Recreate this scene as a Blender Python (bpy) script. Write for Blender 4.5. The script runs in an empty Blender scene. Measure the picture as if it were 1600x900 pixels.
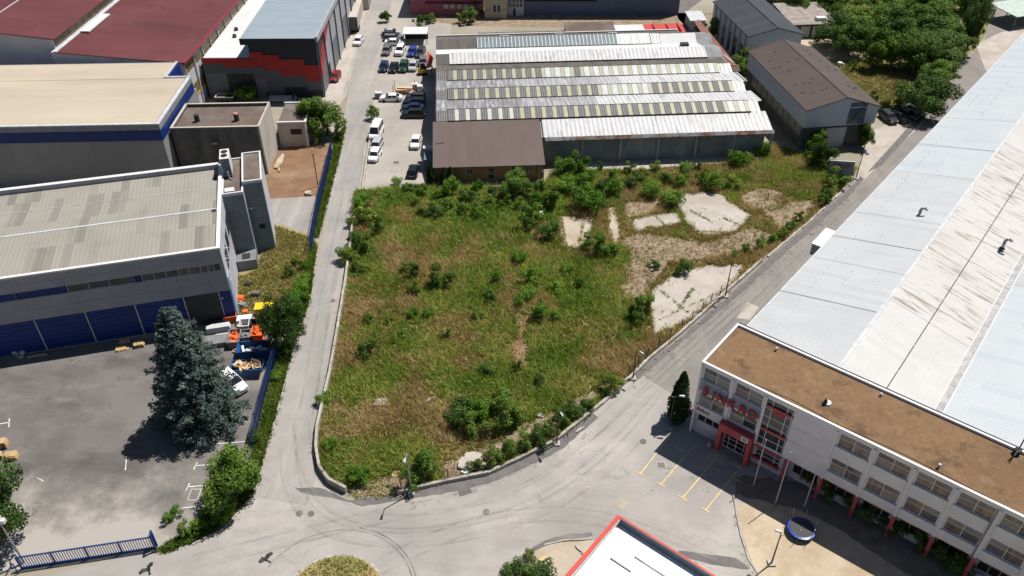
import bpy, bmesh, math, random
import numpy as np
from mathutils import Vector, Matrix

random.seed(7); rng = np.random.default_rng(7)
sc = bpy.context.scene
COL = sc.collection
R = math.radians

# ------------------------------------------------------------------ camera, sky, sun, exposure
CAM_H, PITCH, FOC = 70.0, R(37.5), 1275.0        # metres, down-tilt, focal length in 1600-px units
cam = bpy.data.cameras.new('camera'); co = bpy.data.objects.new('camera', cam); COL.objects.link(co)
cam.sensor_width = 36.0; cam.lens = 36.0 * FOC / 1600.0; cam.clip_start = 1.0; cam.clip_end = 6000
co.location = (0, 0, CAM_H); co.rotation_euler = (R(90) - PITCH, 0, 0)
sc.camera = co

SUN_EL, SUN_AZ = R(63), R(54)                    # azimuth measured from +Y towards +X
w = bpy.data.worlds.new('World'); sc.world = w; w.use_nodes = True
nt = w.node_tree; nt.nodes.clear()
sky = nt.nodes.new('ShaderNodeTexSky'); sky.sky_type = 'NISHITA'; sky.sun_disc = False
sky.sun_elevation = SUN_EL; sky.sun_rotation = SUN_AZ; sky.altitude = 500
bg = nt.nodes.new('ShaderNodeBackground'); bg.inputs[1].default_value = 0.05
wo = nt.nodes.new('ShaderNodeOutputWorld')
nt.links.new(sky.outputs[0], bg.inputs[0]); nt.links.new(bg.outputs[0], wo.inputs[0])
sl = bpy.data.lights.new('sun', 'SUN'); sl.energy = 5.0; sl.angle = R(0.5); sl.color = (1.0, 0.95, 0.88)
so = bpy.data.objects.new('sun', sl); COL.objects.link(so)
sdir = Vector((math.sin(SUN_AZ) * math.cos(SUN_EL), math.cos(SUN_AZ) * math.cos(SUN_EL), math.sin(SUN_EL)))
so.rotation_euler = sdir.to_track_quat('Z', 'Y').to_euler(); so.location = sdir * 300
sc.view_settings.view_transform = 'Standard'; sc.view_settings.look = 'None'
sc.view_settings.exposure = 0.36; sc.view_settings.gamma = 1.0

# ------------------------------------------------------------------ surveying helpers: from the photograph's pixels to metres on a level plane
CP, SP = math.cos(PITCH), math.sin(PITCH)
def ray(px, py):
    a = (px - 800) / FOC; b = (450 - py) / FOC
    return a, CP + b * SP, -SP + b * CP
def G(px, py, z=0.0):
    d = ray(px, py); t = (z - CAM_H) / d[2]
    return Vector((d[0] * t, d[1] * t, z))
def proj(p):
    z = p[2] - CAM_H; dep = p[1] * CP - z * SP; up = p[1] * SP + z * CP
    return 800 + FOC * p[0] / dep, 450 - FOC * up / dep
def height(base, topy):
    b = G(*base); lo, hi = 0.0, 60.0
    for _ in range(40):
        m = (lo + hi) / 2
        if proj((b.x, b.y, m))[1] > topy: lo = m
        else: hi = m
    return b, lo
def loc_uv(p, o, deg):
    a = R(deg); d = Vector((p[0] - o[0], p[1] - o[1]))
    return d.x * math.cos(a) + d.y * math.sin(a), -d.x * math.sin(a) + d.y * math.cos(a)

# ------------------------------------------------------------------ mesh builder
class MB:
    def __init__(s, T=None): s.v = []; s.f = []; s.T = T
    def add(s, pts, faces):
        n = len(s.v)
        s.v += [tuple(s.T @ Vector(p)) for p in pts] if s.T is not None else [tuple(p) for p in pts]
        s.f += [tuple(i + n for i in f) for f in faces]; return s
    def poly(s, pts): return s.add(pts, [tuple(range(len(pts)))])
    def box(s, x0, x1, y0, y1, z0, z1):
        return s.add([(x0,y0,z0),(x1,y0,z0),(x1,y1,z0),(x0,y1,z0),(x0,y0,z1),(x1,y0,z1),(x1,y1,z1),(x0,y1,z1)],
                     [(0,3,2,1),(4,5,6,7),(0,1,5,4),(1,2,6,5),(2,3,7,6),(3,0,4,7)])
    def prism(s, pts, z0, z1):
        n = len(pts)
        ar = sum(pts[i][0]*pts[(i+1)%n][1]-pts[(i+1)%n][0]*pts[i][1] for i in range(n))
        if ar < 0: pts = pts[::-1]
        P = [(p[0],p[1],z0) for p in pts] + [(p[0],p[1],z1) for p in pts]
        F = [tuple(range(n))[::-1], tuple(range(n, 2*n))] + [(i,(i+1)%n,n+(i+1)%n,n+i) for i in range(n)]
        return s.add(P, F)
    def slab(s, q, t):                      # a roof sheet: quad with thickness t below
        P = [tuple(p) for p in q] + [(p[0],p[1],p[2]-t) for p in q]; n = len(q)
        return s.add(P, [tuple(range(n)), tuple(range(2*n-1, n-1, -1))] + [(i,n+i,n+(i+1)%n,(i+1)%n) for i in range(n)])
    def sideprism(s, prof, y0, y1):         # profile (x,z) extruded along y
        n = len(prof)
        P = [(p[0],y0,p[1]) for p in prof] + [(p[0],y1,p[1]) for p in prof]
        return s.add(P, [tuple(range(n)), tuple(range(2*n-1,n-1,-1))] + [(i,n+i,n+(i+1)%n,(i+1)%n) for i in range(n)])
    def tube(s, p0, p1, r, n=6, r1=None):
        p0, p1 = Vector(p0), Vector(p1); r1 = r if r1 is None else r1
        d = (p1 - p0); q = d.to_track_quat('Z', 'Y')
        P = []
        for c, rr in ((p0, r), (p1, r1)):
            for i in range(n):
                a = 2*math.pi*i/n; P.append(c + q @ Vector((rr*math.cos(a), rr*math.sin(a), 0)))
        return s.add(P, [(i,(i+1)%n,n+(i+1)%n,n+i) for i in range(n)] + [tuple(range(n))[::-1], tuple(range(n,2*n))])
    def path(s, pts, r, n=6):
        for a, b in zip(pts[:-1], pts[1:]): s.tube(a, b, r, n)
        return s
    def lathe(s, prof, n=12, c=(0,0)):      # profile (r,z)
        P = [(c[0]+r*math.cos(2*math.pi*i/n), c[1]+r*math.sin(2*math.pi*i/n), z) for r, z in prof for i in range(n)]
        F = [(k*n+i, k*n+(i+1)%n, (k+1)*n+(i+1)%n, (k+1)*n+i) for k in range(len(prof)-1) for i in range(n)]
        F += [tuple(range(n))[::-1], tuple(range((len(prof)-1)*n, len(prof)*n))]
        return s.add(P, F)
    def wall(s, L, z0, z1, t, holes):       # a wall in the plane y=0 (x 0..L), thickness t to +y, with real openings
        xs = sorted({0, L, *[h[0] for h in holes], *[h[1] for h in holes]})
        zs = sorted({z0, z1, *[h[2] for h in holes], *[h[3] for h in holes]})
        for a, b in zip(xs[:-1], xs[1:]):
            run = None
            for c, d in zip(zs[:-1], zs[1:]):
                mx, mz = (a+b)/2, (c+d)/2
                solid = not any(h[0] < mx < h[1] and h[2] < mz < h[3] for h in holes)
                if solid: run = (run[0], d) if run else (c, d)
                if (not solid or d == zs[-1]) and run:
                    s.box(a, b, 0, t, run[0], run[1]); run = None
        return s
    def mesh(s, name):
        me = bpy.data.meshes.new(name); me.from_pydata(s.v, [], s.f); me.update(); return me
    def build(s, name, m, parent=None, smooth=False):
        me = s.mesh(name); me.materials.append(m)
        if smooth: me.polygons.foreach_set('use_smooth', [True]*len(me.polygons))
        o = bpy.data.objects.new(name, me); COL.objects.link(o)
        if parent: o.parent = parent
        return o

def tag(o, label=None, cat=None, group=None, kind=None):
    if label: o['label'] = label
    if cat: o['category'] = cat
    if group: o['group'] = group
    if kind: o['kind'] = kind
    return o
def thing(name, label, cat, loc=(0,0,0), deg=0, group=None):
    o = bpy.data.objects.new(name, None); COL.objects.link(o); o.empty_display_size = 0.5
    o.location = (loc[0], loc[1], loc[2] if len(loc) > 2 else 0); o.rotation_euler = (0, 0, R(deg))
    return tag(o, label, cat, group)
def share(o, name, parent, m=None):          # linked copy of a mesh object
    c = o.copy(); c.name = name; COL.objects.link(c); c.parent = parent
    return c
def copy_tree(o, parent=None):
    c = o.copy(); COL.objects.link(c); c.parent = parent
    for ch in list(o.children): copy_tree(ch, c)
    return c
def setmat(o, m):
    o.material_slots[0].link = 'OBJECT'; o.material_slots[0].material = m
def ORD(i): return ['first','second','third','fourth','fifth','sixth','seventh','eighth','ninth','tenth','eleventh','twelfth','thirteenth','fourteenth','fifteenth','sixteenth','seventeenth','eighteenth','nineteenth','twentieth','twenty-first','twenty-second','twenty-third','twenty-fourth','twenty-fifth','twenty-sixth','twenty-seventh','twenty-eighth','twenty-ninth','thirtieth'][i]

# ------------------------------------------------------------------ materials
def srgb(r, g, b):
    f = lambda c: (c/255/12.92) if c/255 <= .04045 else ((c/255+.055)/1.055)**2.4
    return (f(r), f(g), f(b))
def M(name, c1, c2=None, scale=1.0, rough=.8, metal=0.0, bump=0.0, bscale=8.0, stain=None, sscale=.12, samt=.6,
      sheet=None, ribs=None, stretch=(1,1,1), spec=.3, grain=0.0, cracks=None, contrast=(.38,.62), layers=()):
    m = bpy.data.materials.new(name); m.use_nodes = True
    t = m.node_tree; N = t.nodes; Lk = t.links.new
    b = N['Principled BSDF']; b.inputs['Roughness'].default_value = rough; b.inputs['Metallic'].default_value = metal
    b.inputs['Specular IOR Level'].default_value = spec
    tc = N.new('ShaderNodeTexCoord'); mp = N.new('ShaderNodeMapping'); mp.inputs['Scale'].default_value = stretch
    Lk(tc.outputs['Object'], mp.inputs[0])
    def noise(sc_, det=6, r=.6, vec=None):
        n = N.new('ShaderNodeTexNoise'); n.inputs['Scale'].default_value = sc_; n.inputs['Detail'].default_value = det
        n.inputs['Roughness'].default_value = r; Lk((vec or mp).outputs[0], n.inputs['Vector']); return n
    def mix(a, bb, fac, mode='MIX'):
        x = N.new('ShaderNodeMix'); x.data_type = 'RGBA'; x.blend_type = mode
        for sock, val in ((x.inputs[0], fac), (x.inputs[6], a), (x.inputs[7], bb)):
            if hasattr(val, 'is_linked'): Lk(val, sock)
            elif isinstance(val, (int, float)): sock.default_value = val
            else: sock.default_value = (*val, 1)
        return x.outputs[2]
    def ramp(src, p0, p1):
        r_ = N.new('ShaderNodeMapRange'); r_.inputs[1].default_value = p0; r_.inputs[2].default_value = p1
        Lk(src, r_.inputs[0]); return r_.outputs[0]
    c2 = c2 or tuple(c*.8 for c in c1)
    n1 = noise(scale)
    col = mix(c1, c2, ramp(n1.outputs[0], *contrast))
    if stain:
        n2 = noise(sscale, 8, .65)
        f = ramp(n2.outputs[0], .48, .68)
        mu = N.new('ShaderNodeMath'); mu.operation = 'MULTIPLY'; Lk(f, mu.inputs[0]); mu.inputs[1].default_value = samt
        col = mix(col, stain, mu.outputs[0])
    for lc, ls, lst, lo, hi, la in layers:    # further stains, each with its own stretch
        mp2 = N.new('ShaderNodeMapping'); mp2.inputs['Scale'].default_value = lst[:3]; mp2.inputs['Rotation'].default_value = (0, 0, lst[3] if len(lst) > 3 else 0); Lk(tc.outputs['Object'], mp2.inputs[0])
        nl = noise(ls, 7, .62, mp2); mu = N.new('ShaderNodeMath'); mu.operation = 'MULTIPLY'; Lk(ramp(nl.outputs[0], lo, hi), mu.inputs[0]); mu.inputs[1].default_value = la
        col = mix(col, lc, mu.outputs[0])
    if sheet:                                 # tone that differs from metal sheet to metal sheet
        ax, per, amt, dark = sheet
        sx = N.new('ShaderNodeSeparateXYZ'); Lk(tc.outputs['Object'], sx.inputs[0])
        fl = N.new('ShaderNodeMath'); fl.operation = 'SNAP'; Lk(sx.outputs[ax], fl.inputs[0]); fl.inputs[1].default_value = per
        oth = N.new('ShaderNodeMath'); oth.operation = 'SNAP'; Lk(sx.outputs[1-ax], oth.inputs[0]); oth.inputs[1].default_value = per*6
        cb = N.new('ShaderNodeCombineXYZ'); Lk(fl.outputs[0], cb.inputs[0]); Lk(oth.outputs[0], cb.inputs[1])
        wn = N.new('ShaderNodeTexWhiteNoise'); wn.noise_dimensions = '3D'; Lk(cb.outputs[0], wn.inputs['Vector'])
        f = ramp(wn.outputs['Value'], 1-amt, 1.0)
        mu = N.new('ShaderNodeMath'); mu.operation = 'MULTIPLY'; Lk(f, mu.inputs[0]); mu.inputs[1].default_value = .75
        col = mix(col, dark, mu.outputs[0])
    if cracks:
        vo = N.new('ShaderNodeTexVoronoi'); vo.feature = 'DISTANCE_TO_EDGE'; vo.inputs['Scale'].default_value = cracks[0]
        nd = noise(cracks[0]*3, 4); ad = N.new('ShaderNodeVectorMath'); ad.operation = 'MULTIPLY_ADD'
        Lk(nd.outputs['Color'], ad.inputs[0]); ad.inputs[1].default_value = (.9/cracks[0]*.5,)*3; Lk(mp.outputs[0], ad.inputs[2])
        Lk(ad.outputs[0], vo.inputs['Vector'])
        f = ramp(vo.outputs['Distance'], cracks[1], 0.0)
        n4 = noise(.15, 3); f2 = ramp(n4.outputs[0], .5, .62)
        mu = N.new('ShaderNodeMath'); mu.operation = 'MULTIPLY'; Lk(f, mu.inputs[0]); Lk(f2, mu.inputs[1])
        col = mix(col, tuple(c*.66 for c in c1), mu.outputs[0])
    if grain:
        n3 = noise(14, 3, .8, tc.outputs['Object'].node if False else mp)
        g_ = ramp(n3.outputs[0], .3, .7)
        mr = N.new('ShaderNodeMapRange'); mr.inputs[3].default_value = 1-grain; mr.inputs[4].default_value = 1+grain; Lk(g_, mr.inputs[0])
        cc = N.new('ShaderNodeCombineXYZ')
        for i in range(3): Lk(mr.outputs[0], cc.inputs[i])
        col = mix(col, cc.outputs[0], 1.0, 'MULTIPLY')
    if ribs and len(ribs) > 3:                # bands of darker colour following the ribs of the sheet
        wv2 = N.new('ShaderNodeTexWave'); wv2.wave_type = 'BANDS'; wv2.bands_direction = 'XYZ'[ribs[0]]; wv2.inputs['Scale'].default_value = 2*math.pi/(20*ribs[1]); Lk(tc.outputs['Object'], wv2.inputs['Vector'])
        mr2 = N.new('ShaderNodeMapRange'); mr2.inputs[3].default_value = 1-ribs[3]; mr2.inputs[4].default_value = 1.0; Lk(wv2.outputs['Fac'], mr2.inputs[0])
        cc2 = N.new('ShaderNodeCombineXYZ'); [Lk(mr2.outputs[0], cc2.inputs[i]) for i in range(3)]
        col = mix(col, cc2.outputs[0], 1.0, 'MULTIPLY')
    Lk(col, b.inputs['Base Color'])
    hsrc = None
    if ribs:
        ax, per, dep = ribs[:3]
        wv = N.new('ShaderNodeTexWave'); wv.wave_type = 'BANDS'; wv.bands_direction = 'XYZ'[ax]; wv.inputs['Scale'].default_value = 2*math.pi/(20*per)*1.0
        Lk(tc.outputs['Object'], wv.inputs['Vector']); bp = N.new('ShaderNodeBump'); bp.inputs['Distance'].default_value = dep
        Lk(wv.outputs['Fac'], bp.inputs['Height']); Lk(bp.outputs[0], b.inputs['Normal']); hsrc = bp
    if bump:
        nb = noise(bscale, 5, .7); bp = N.new('ShaderNodeBump'); bp.inputs['Distance'].default_value = bump; bp.inputs['Strength'].default_value = .8
        Lk(nb.outputs[0], bp.inputs['Height'])
        if hsrc: Lk(hsrc.outputs[0], bp.inputs['Normal'])
        Lk(bp.outputs[0], b.inputs['Normal'])
    return m
def leafmat(name, c1, c2, c3, scale=.5, rough=.6, trans=.25):
    m = bpy.data.materials.new(name); m.use_nodes = True; t = m.node_tree; N = t.nodes; Lk = t.links.new
    out = N['Material Output']; b = N['Principled BSDF']; b.inputs['Roughness'].default_value = rough; b.inputs['Specular IOR Level'].default_value = .12
    ge = N.new('ShaderNodeNewGeometry'); n = N.new('ShaderNodeTexNoise'); n.inputs['Scale'].default_value = scale; n.inputs['Detail'].default_value = 4
    Lk(ge.outputs['Position'], n.inputs['Vector'])
    cr = N.new('ShaderNodeValToRGB'); e = cr.color_ramp.elements
    e[0].position = .32; e[0].color = (*c1, 1); e[1].position = .68; e[1].color = (*c3, 1)
    k = e.new(.5); k.color = (*c2, 1)
    ri = N.new('ShaderNodeMath'); ri.operation = 'MULTIPLY_ADD'; oi = N.new('ShaderNodeObjectInfo')
    wn = N.new('ShaderNodeMath'); wn.operation = 'MULTIPLY_ADD'; Lk(ge.outputs['Random Per Island'], wn.inputs[0]); wn.inputs[1].default_value = .26; Lk(n.outputs[0], wn.inputs[2])
    Lk(oi.outputs['Random'], ri.inputs[0]); ri.inputs[1].default_value = .3; Lk(wn.outputs[0], ri.inputs[2])
    sb = N.new('ShaderNodeMath'); sb.operation = 'SUBTRACT'; Lk(ri.outputs[0], sb.inputs[0]); sb.inputs[1].default_value = .27
    Lk(sb.outputs[0], cr.inputs[0]); Lk(cr.outputs[0], b.inputs['Base Color'])
    tr = N.new('ShaderNodeBsdfTranslucent'); Lk(cr.outputs[0], tr.inputs['Color'])
    mx = N.new('ShaderNodeMixShader'); mx.inputs[0].default_value = trans
    Lk(b.outputs[0], mx.inputs[1]); Lk(tr.outputs[0], mx.inputs[2]); Lk(mx.outputs[0], out.inputs['Surface'])
    return m

def film(name, color, axis=None, lo=0, hi=1, scale=.25, amt=.9, thr=(.35,.65), rot=0, st=(1,1,1)):
    m = bpy.data.materials.new(name); m.use_nodes = True; t = m.node_tree; N = t.nodes; Lk = t.links.new
    b = N['Principled BSDF']; b.inputs['Base Color'].default_value = (*color, 1); b.inputs['Roughness'].default_value = .95; b.inputs['Specular IOR Level'].default_value = .1
    tc = N.new('ShaderNodeTexCoord'); mp = N.new('ShaderNodeMapping'); mp.inputs['Scale'].default_value = st; mp.inputs['Rotation'].default_value = (0,0,rot); Lk(tc.outputs['Object'], mp.inputs[0])
    n = N.new('ShaderNodeTexNoise'); n.inputs['Scale'].default_value = scale; n.inputs['Detail'].default_value = 9; n.inputs['Roughness'].default_value = .68; Lk(mp.outputs[0], n.inputs['Vector'])
    src = n.outputs[0]
    if axis is not None:
        sx = N.new('ShaderNodeSeparateXYZ'); Lk(tc.outputs['Object'], sx.inputs[0]); mr = N.new('ShaderNodeMapRange'); mr.inputs[1].default_value = lo; mr.inputs[2].default_value = hi; mr.inputs[3].default_value = -.42; mr.inputs[4].default_value = .30; Lk(sx.outputs[axis], mr.inputs[0])
        ad = N.new('ShaderNodeMath'); Lk(src, ad.inputs[0]); Lk(mr.outputs[0], ad.inputs[1]); src = ad.outputs[0]
    r_ = N.new('ShaderNodeMapRange'); r_.inputs[1].default_value = thr[0]; r_.inputs[2].default_value = thr[1]; r_.inputs[4].default_value = amt; Lk(src, r_.inputs[0])
    Lk(r_.outputs[0], b.inputs['Alpha']); return m
m_ground = M('dusty_ground', (.30,.27,.22), (.22,.20,.15), .05, stain=(.10,.12,.04), sscale=.03, grain=.15, bump=.02)
m_asph = M('worn_asphalt', (0.316,0.298,0.280), (0.250,0.236,0.222), .11, rough=.9, stain=(0.433,0.406,0.372), sscale=.045, samt=.85, grain=.10, cracks=(.11,.008), bump=.006, bscale=30, layers=(((0.189,0.178,0.169),.10,(.5,1.6,1,.6),.55,.75,.6),((0.466,0.433,0.389),.06,(.4,1.4,1,.5),.55,.72,.6),((0.144,0.133,0.128),.9,(1,1,1),.66,.80,.5)))
m_road = M('road_asphalt', (0.272,0.259,0.247), (0.230,0.220,0.210), .16, rough=.9, stain=(0.352,0.332,0.309), sscale=.05, samt=.7, grain=.09, cracks=(.09,.007), bump=.006, bscale=30, layers=(((0.373,0.348,0.316),.35,(1.2,.07,1,.06),.50,.70,.6),((0.177,0.166,0.158),.3,(1.4,.10,1,.06),.56,.76,.5),((0.134,0.125,0.119),.9,(1,1,1),.66,.80,.45)))
m_roade = M('side_road_asphalt', (.205,.190,.178), (.175,.164,.155), .15, rough=.9, stain=(.25,.232,.215), sscale=.06, samt=.6, grain=.09, cracks=(.12,.006), bump=.006, bscale=30, layers=(((.27,.25,.228),.3,(1.4,.10,1,-.68),.52,.72,.6),((.13,.12,.113),.3,(1.4,.12,1,-.68),.56,.76,.5),((.10,.095,.09),.9,(1,1,1),.66,.80,.45)))
m_yard = M('yard_asphalt', (0.152,0.141,0.136), (0.111,0.104,0.100), .12, rough=.9, stain=(0.221,0.205,0.193), sscale=.05, samt=.8, grain=.14, cracks=(.10,.010), bump=.006, bscale=30, layers=(((0.070,0.066,0.065),.16,(.6,1.3,1,.9),.50,.70,.75),((0.238,0.220,0.204),.25,(.5,1.4,1,.4),.56,.74,.6),((0.049,0.046,0.046),.55,(1,1,1),.62,.78,.6)), spec=.1)
m_fresh = M('fresh_asphalt', (.115,.108,.106), (.145,.136,.132), .8, rough=.92, grain=.15)
m_lotpark = M('pale_gravel_lot', (.345,.318,.285), (.29,.268,.24), .12, stain=(.235,.215,.195), sscale=.07, samt=.6, grain=.12, cracks=(.1,.006), bump=.01, bscale=20)
m_conc = M('weathered_concrete', (0.399,0.366,0.328), (0.342,0.309,0.275), .35, stain=(0.285,0.237,0.190), sscale=.16, samt=.8, grain=.10, cracks=(.22,.012), bump=.01, bscale=15, layers=(((0.257,0.209,0.162),.5,(1,1,1),.56,.74,.6),((0.446,0.408,0.361),.2,(1,1,1),.52,.7,.5)))
m_concb = M('beige_concrete', (.40,.345,.275), (.35,.295,.23), .35, stain=(.28,.20,.13), sscale=.2, samt=.8, grain=.12, cracks=(.25,.012), bump=.01, bscale=15)
m_kerb = M('kerb_concrete', (.42,.39,.35), (.30,.27,.24), 1.2, stain=(.16,.14,.11), sscale=.5, samt=.7, grain=.15)
m_paint = M('white_road_paint', (.72,.71,.69), (.45,.44,.43), 3, stain=(.28,.27,.26), sscale=1.1, samt=.7)
m_ypaint = M('yellow_road_paint', (.68,.50,.20), (.52,.40,.20), 3, stain=(.3,.27,.23), sscale=1.1, samt=.6)
m_soil = M('red_soil', (0.216,0.124,0.070), (0.160,0.090,0.052), .35, stain=(0.288,0.200,0.136), sscale=.14, samt=.7, grain=.2, bump=.05, bscale=5, layers=(((0.104,0.064,0.040),.3,(1,1,1),.58,.76,.6),((0.320,0.248,0.176),.25,(1,1,1),.60,.76,.6)))
m_sand = M('pale_sand', (.44,.365,.265), (.36,.295,.21), .35, stain=(.28,.20,.12), sscale=.18, samt=.7, grain=.18, bump=.03, bscale=6)
m_gravel = M('tan_gravel', (.29,.225,.165), (.185,.135,.085), .9, stain=(.15,.115,.06), sscale=.3, samt=.8, grain=.20, bump=.05, bscale=9, layers=(((.33,.285,.235),.35,(1,1,1),.55,.72,.6),))
m_lot = M('weedy_soil', (.19,.165,.055), (.29,.215,.10), .28, stain=(.10,.13,.03), sscale=.09, samt=.8, grain=.35, bump=.06, bscale=4)
m_verge = M('verge_soil', (.13,.14,.035), (.21,.18,.08), .5, grain=.3, bump=.05, bscale=4)
m_lawn = M('dry_lawn', (.16,.16,.045), (.30,.235,.10), .28, stain=(.33,.25,.14), sscale=.2, samt=.7, grain=.3, bump=.04, bscale=4)
# buildings
m_white = M('white_render', (0.672,0.672,0.702), (0.612,0.612,0.642), .5, rough=.7, stain=(0.480,0.480,0.504), sscale=.3, samt=.4, layers=(((0.396,0.396,0.414),.7,(1.2,1.2,.15),.6,.8,.5),))
m_whitetrim = M('white_metal_trim', (.62,.62,.62), (.55,.55,.55), 1.5, rough=.5)
m_pink = M('faded_red_paint', (.42,.085,.095), (.34,.06,.07), .8, rough=.6)
m_red = M('red_metal', (.50,.06,.045), (.42,.05,.04), .8, rough=.5)
m_letter = M('red_letter', (.36,.03,.03), (.26,.02,.02), 2, rough=.4)
m_gravroof = M('brown_gravel_roof', (0.202,0.126,0.070), (0.151,0.092,0.050), 1.6, stain=(0.112,0.070,0.042), sscale=.12, samt=.55, grain=.38, bump=.03, bscale=9, contrast=(.3,.7), spec=.1, layers=(((.125,.080,.052),.22,(1,1,1),.55,.75,.55),((.265,.185,.120),.45,(1,1,1),.56,.72,.5),((.10,.085,.05),1.6,(1,1,1),.66,.80,.5),((.30,.22,.15),5.0,(1,1,1),.58,.72,.5)))
m_hallA = M('white_sheet_roof', (0.456,0.470,0.480), (0.422,0.437,0.449), .2, rough=.5, sheet=(1,1.0,.3,(0.398,0.413,0.427)), ribs=(1,.45,.02,.07), stain=(0.384,0.398,0.413), sscale=.08, samt=.5, spec=.35, layers=(((0.326,0.326,0.326),.5,(.08,1.5,1),.62,.78,.45),((0.499,0.509,0.518),.2,(.2,1,1),.5,.7,.5)))
m_hallB = M('pale_blue_sheet_roof', (.465,.497,.515), (.435,.470,.490), .2, rough=.45, sheet=(1,1.0,.3,(.39,.445,.475)), ribs=(1,.45,.02,.07), spec=.35, layers=(((.38,.40,.41),.5,(.08,1.5,1),.62,.78,.4),))
m_hallC = M('streaked_sheet_roof', (.465,.455,.44), (.21,.175,.145), 1.0, rough=.6, ribs=(1,.45,.02,.07), stretch=(.10,1.6,1), contrast=(.52,.66), spec=.3, layers=(((.40,.385,.36),.1,(1,1,1),.45,.7,.6),))
m_hallD = M('clean_sheet_roof', (.475,.47,.46), (.435,.43,.42), .25, rough=.5, sheet=(1,1.0,.25,(.42,.415,.405)), ribs=(1,.45,.02,.07), layers=(((.34,.33,.32),.5,(.08,1.5,1),.6,.76,.4),))
m_gutter = M('gutter_grey', (.38,.38,.38), (.25,.25,.25), 1.0, rough=.5)
m_dark = M('dark_metal', (.022,.024,.028), (.035,.036,.04), 1, rough=.5)
m_steel = M('galvanised_steel', (.36,.37,.38), (.26,.27,.28), 2, rough=.4, metal=.3)
m_glass = M('dark_glass', (.055,.060,.068), (.03,.033,.038), .6, rough=.12, spec=.6)
m_glasscur = M('curtained_glass', (.20,.155,.125), (.085,.075,.075), .9, rough=.2, spec=.5, stretch=(2.2,1,.5))
m_blind = M('pale_blind', (.27,.245,.215), (.20,.18,.16), 1.5, rough=.4, stretch=(1,1,6))
m_glassb = M('sky_tinted_glass', (.11,.125,.15), (.06,.07,.085), .5, rough=.15, spec=.7)  # bluish tint paints the sky's reflection into the pane colour
m_black = M('black_void', (.008,.008,.009), (.012,.012,.013), 1, rough=.6)
m_greyclad = M('grey_cladding', (0.317,0.317,0.338), (0.290,0.290,0.311), .3, rough=.5, stain=(0.230,0.230,0.250), sscale=.2, samt=.5, layers=(((.215,.213,.222),.8,(1.5,1.5,.10),.56,.76,.5),((.36,.36,.375),.3,(.3,.3,1),.55,.75,.35)))
m_blue = M('blue_door_metal', (0.009,0.038,0.184), (0.008,0.031,0.155), .4, rough=.45, ribs=(2,.5,.01))
m_bluef = M('blue_fence_paint', (0.015,0.052,0.189), (0.013,0.038,0.140), 1, rough=.5)
m_lroof = M('grey_beige_sheet_roof', (0.276,0.260,0.228), (0.244,0.228,0.200), .15, rough=.55, sheet=(0,1.05,.34,(0.160,0.148,0.132)), ribs=(0,.53,.02), stain=(0.304,0.288,0.256), sscale=.07, samt=.5, spec=.15)
m_shaft = M('dark_shed_roof', (0.142,0.180,0.199), (0.118,0.148,0.167), .4, rough=.5, stain=(0.209,0.247,0.247), sscale=.3, samt=.4)
m_beige = M('beige_roof_membrane', (0.420,0.365,0.290), (0.382,0.332,0.260), .12, rough=.85, stain=(0.328,0.281,0.218), sscale=.10, samt=.55, stretch=(.35,1,1), grain=.05, layers=(((0.454,0.403,0.328),.3,(.1,1,1),.5,.7,.5),((0.277,0.235,0.185),.12,(.5,1,1),.6,.78,.45)), spec=.15)
m_greywall = M('grey_panel_wall', (0.252,0.252,0.263), (0.224,0.224,0.235), .2, rough=.6, sheet=(0,6.0,.5,(0.213,0.213,0.224)), layers=(((.17,.168,.172),.6,(1.5,1.5,.10),.56,.76,.5),))
m_bluewall = M('blue_band', (0.007,0.031,0.161), (0.006,0.025,0.133), .3, rough=.45)
m_maroon = M('maroon_sheet_roof', (0.125,0.043,0.046), (0.109,0.036,0.039), .12, rough=.6, stain=(0.066,0.029,0.031), sscale=.10, samt=.55, stretch=(.4,1,1), sheet=(1,2.4,.3,(0.105,0.035,0.038)), ribs=(0,.5,.02), layers=(((0.156,0.066,0.066),.1,(1,.4,1),.5,.72,.5),), spec=.1)
m_maroontrim = M('maroon_trim', (.22,.03,.05), None, 1, rough=.5)
m_lightwall = M('light_grey_wall', (0.480,0.480,0.516), (0.420,0.420,0.456), .3, rough=.7, stain=(0.360,0.360,0.396), sscale=.3, samt=.4)
m_ywin = M('yellowed_glazing', (.22,.17,.075), (.13,.10,.05), .8, rough=.4, stretch=(1,2,.3))
m_oldconc = M('sooty_concrete_wall', (0.132,0.126,0.123), (0.085,0.082,0.082), .5, stain=(0.051,0.049,0.051), sscale=.35, samt=.85, stretch=(1,1,.35), grain=.12)
m_cream = M('cream_render_wall', (.44,.405,.355), (.40,.365,.32), .4, stain=(.33,.285,.24), sscale=.35, samt=.6, stretch=(1,1,.4))
m_brownroof = M('brown_bitumen_roof', (0.144,0.108,0.090), (0.108,0.083,0.072), .3, stain=(0.173,0.169,0.158), sscale=.18, samt=.85, grain=.12, spec=.1)
m_navy = M('dark_navy_cladding', (.020,.026,.038), (.017,.022,.032), .5, rough=.5)
m_cred = M('red_cladding', (.38,.022,.024), (.33,.018,.020), .5, rough=.5)
m_cgrey = M('slate_grey_cladding', (.085,.095,.11), (.078,.088,.10), .5, rough=.5)
m_cgrey2 = M('light_slate_cladding', (.14,.15,.17), (.125,.135,.15), .5, rough=.5)
m_silver = M('silver_cladding', (.33,.34,.37), (.29,.30,.33), .4, rough=.5)
m_blroof = M('blue_grey_sheet_roof', (.275,.325,.365), (.25,.295,.335), .25, rough=.5, ribs=(1,1.0,.03,.14), sheet=(1,1.0,.35,(.235,.28,.32)))
m_wflat = M('white_membrane_roof', (.55,.555,.56), (.50,.505,.51), .2, rough=.7, layers=(((.42,.42,.42),.2,(.4,1,1),.55,.75,.5),))
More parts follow.
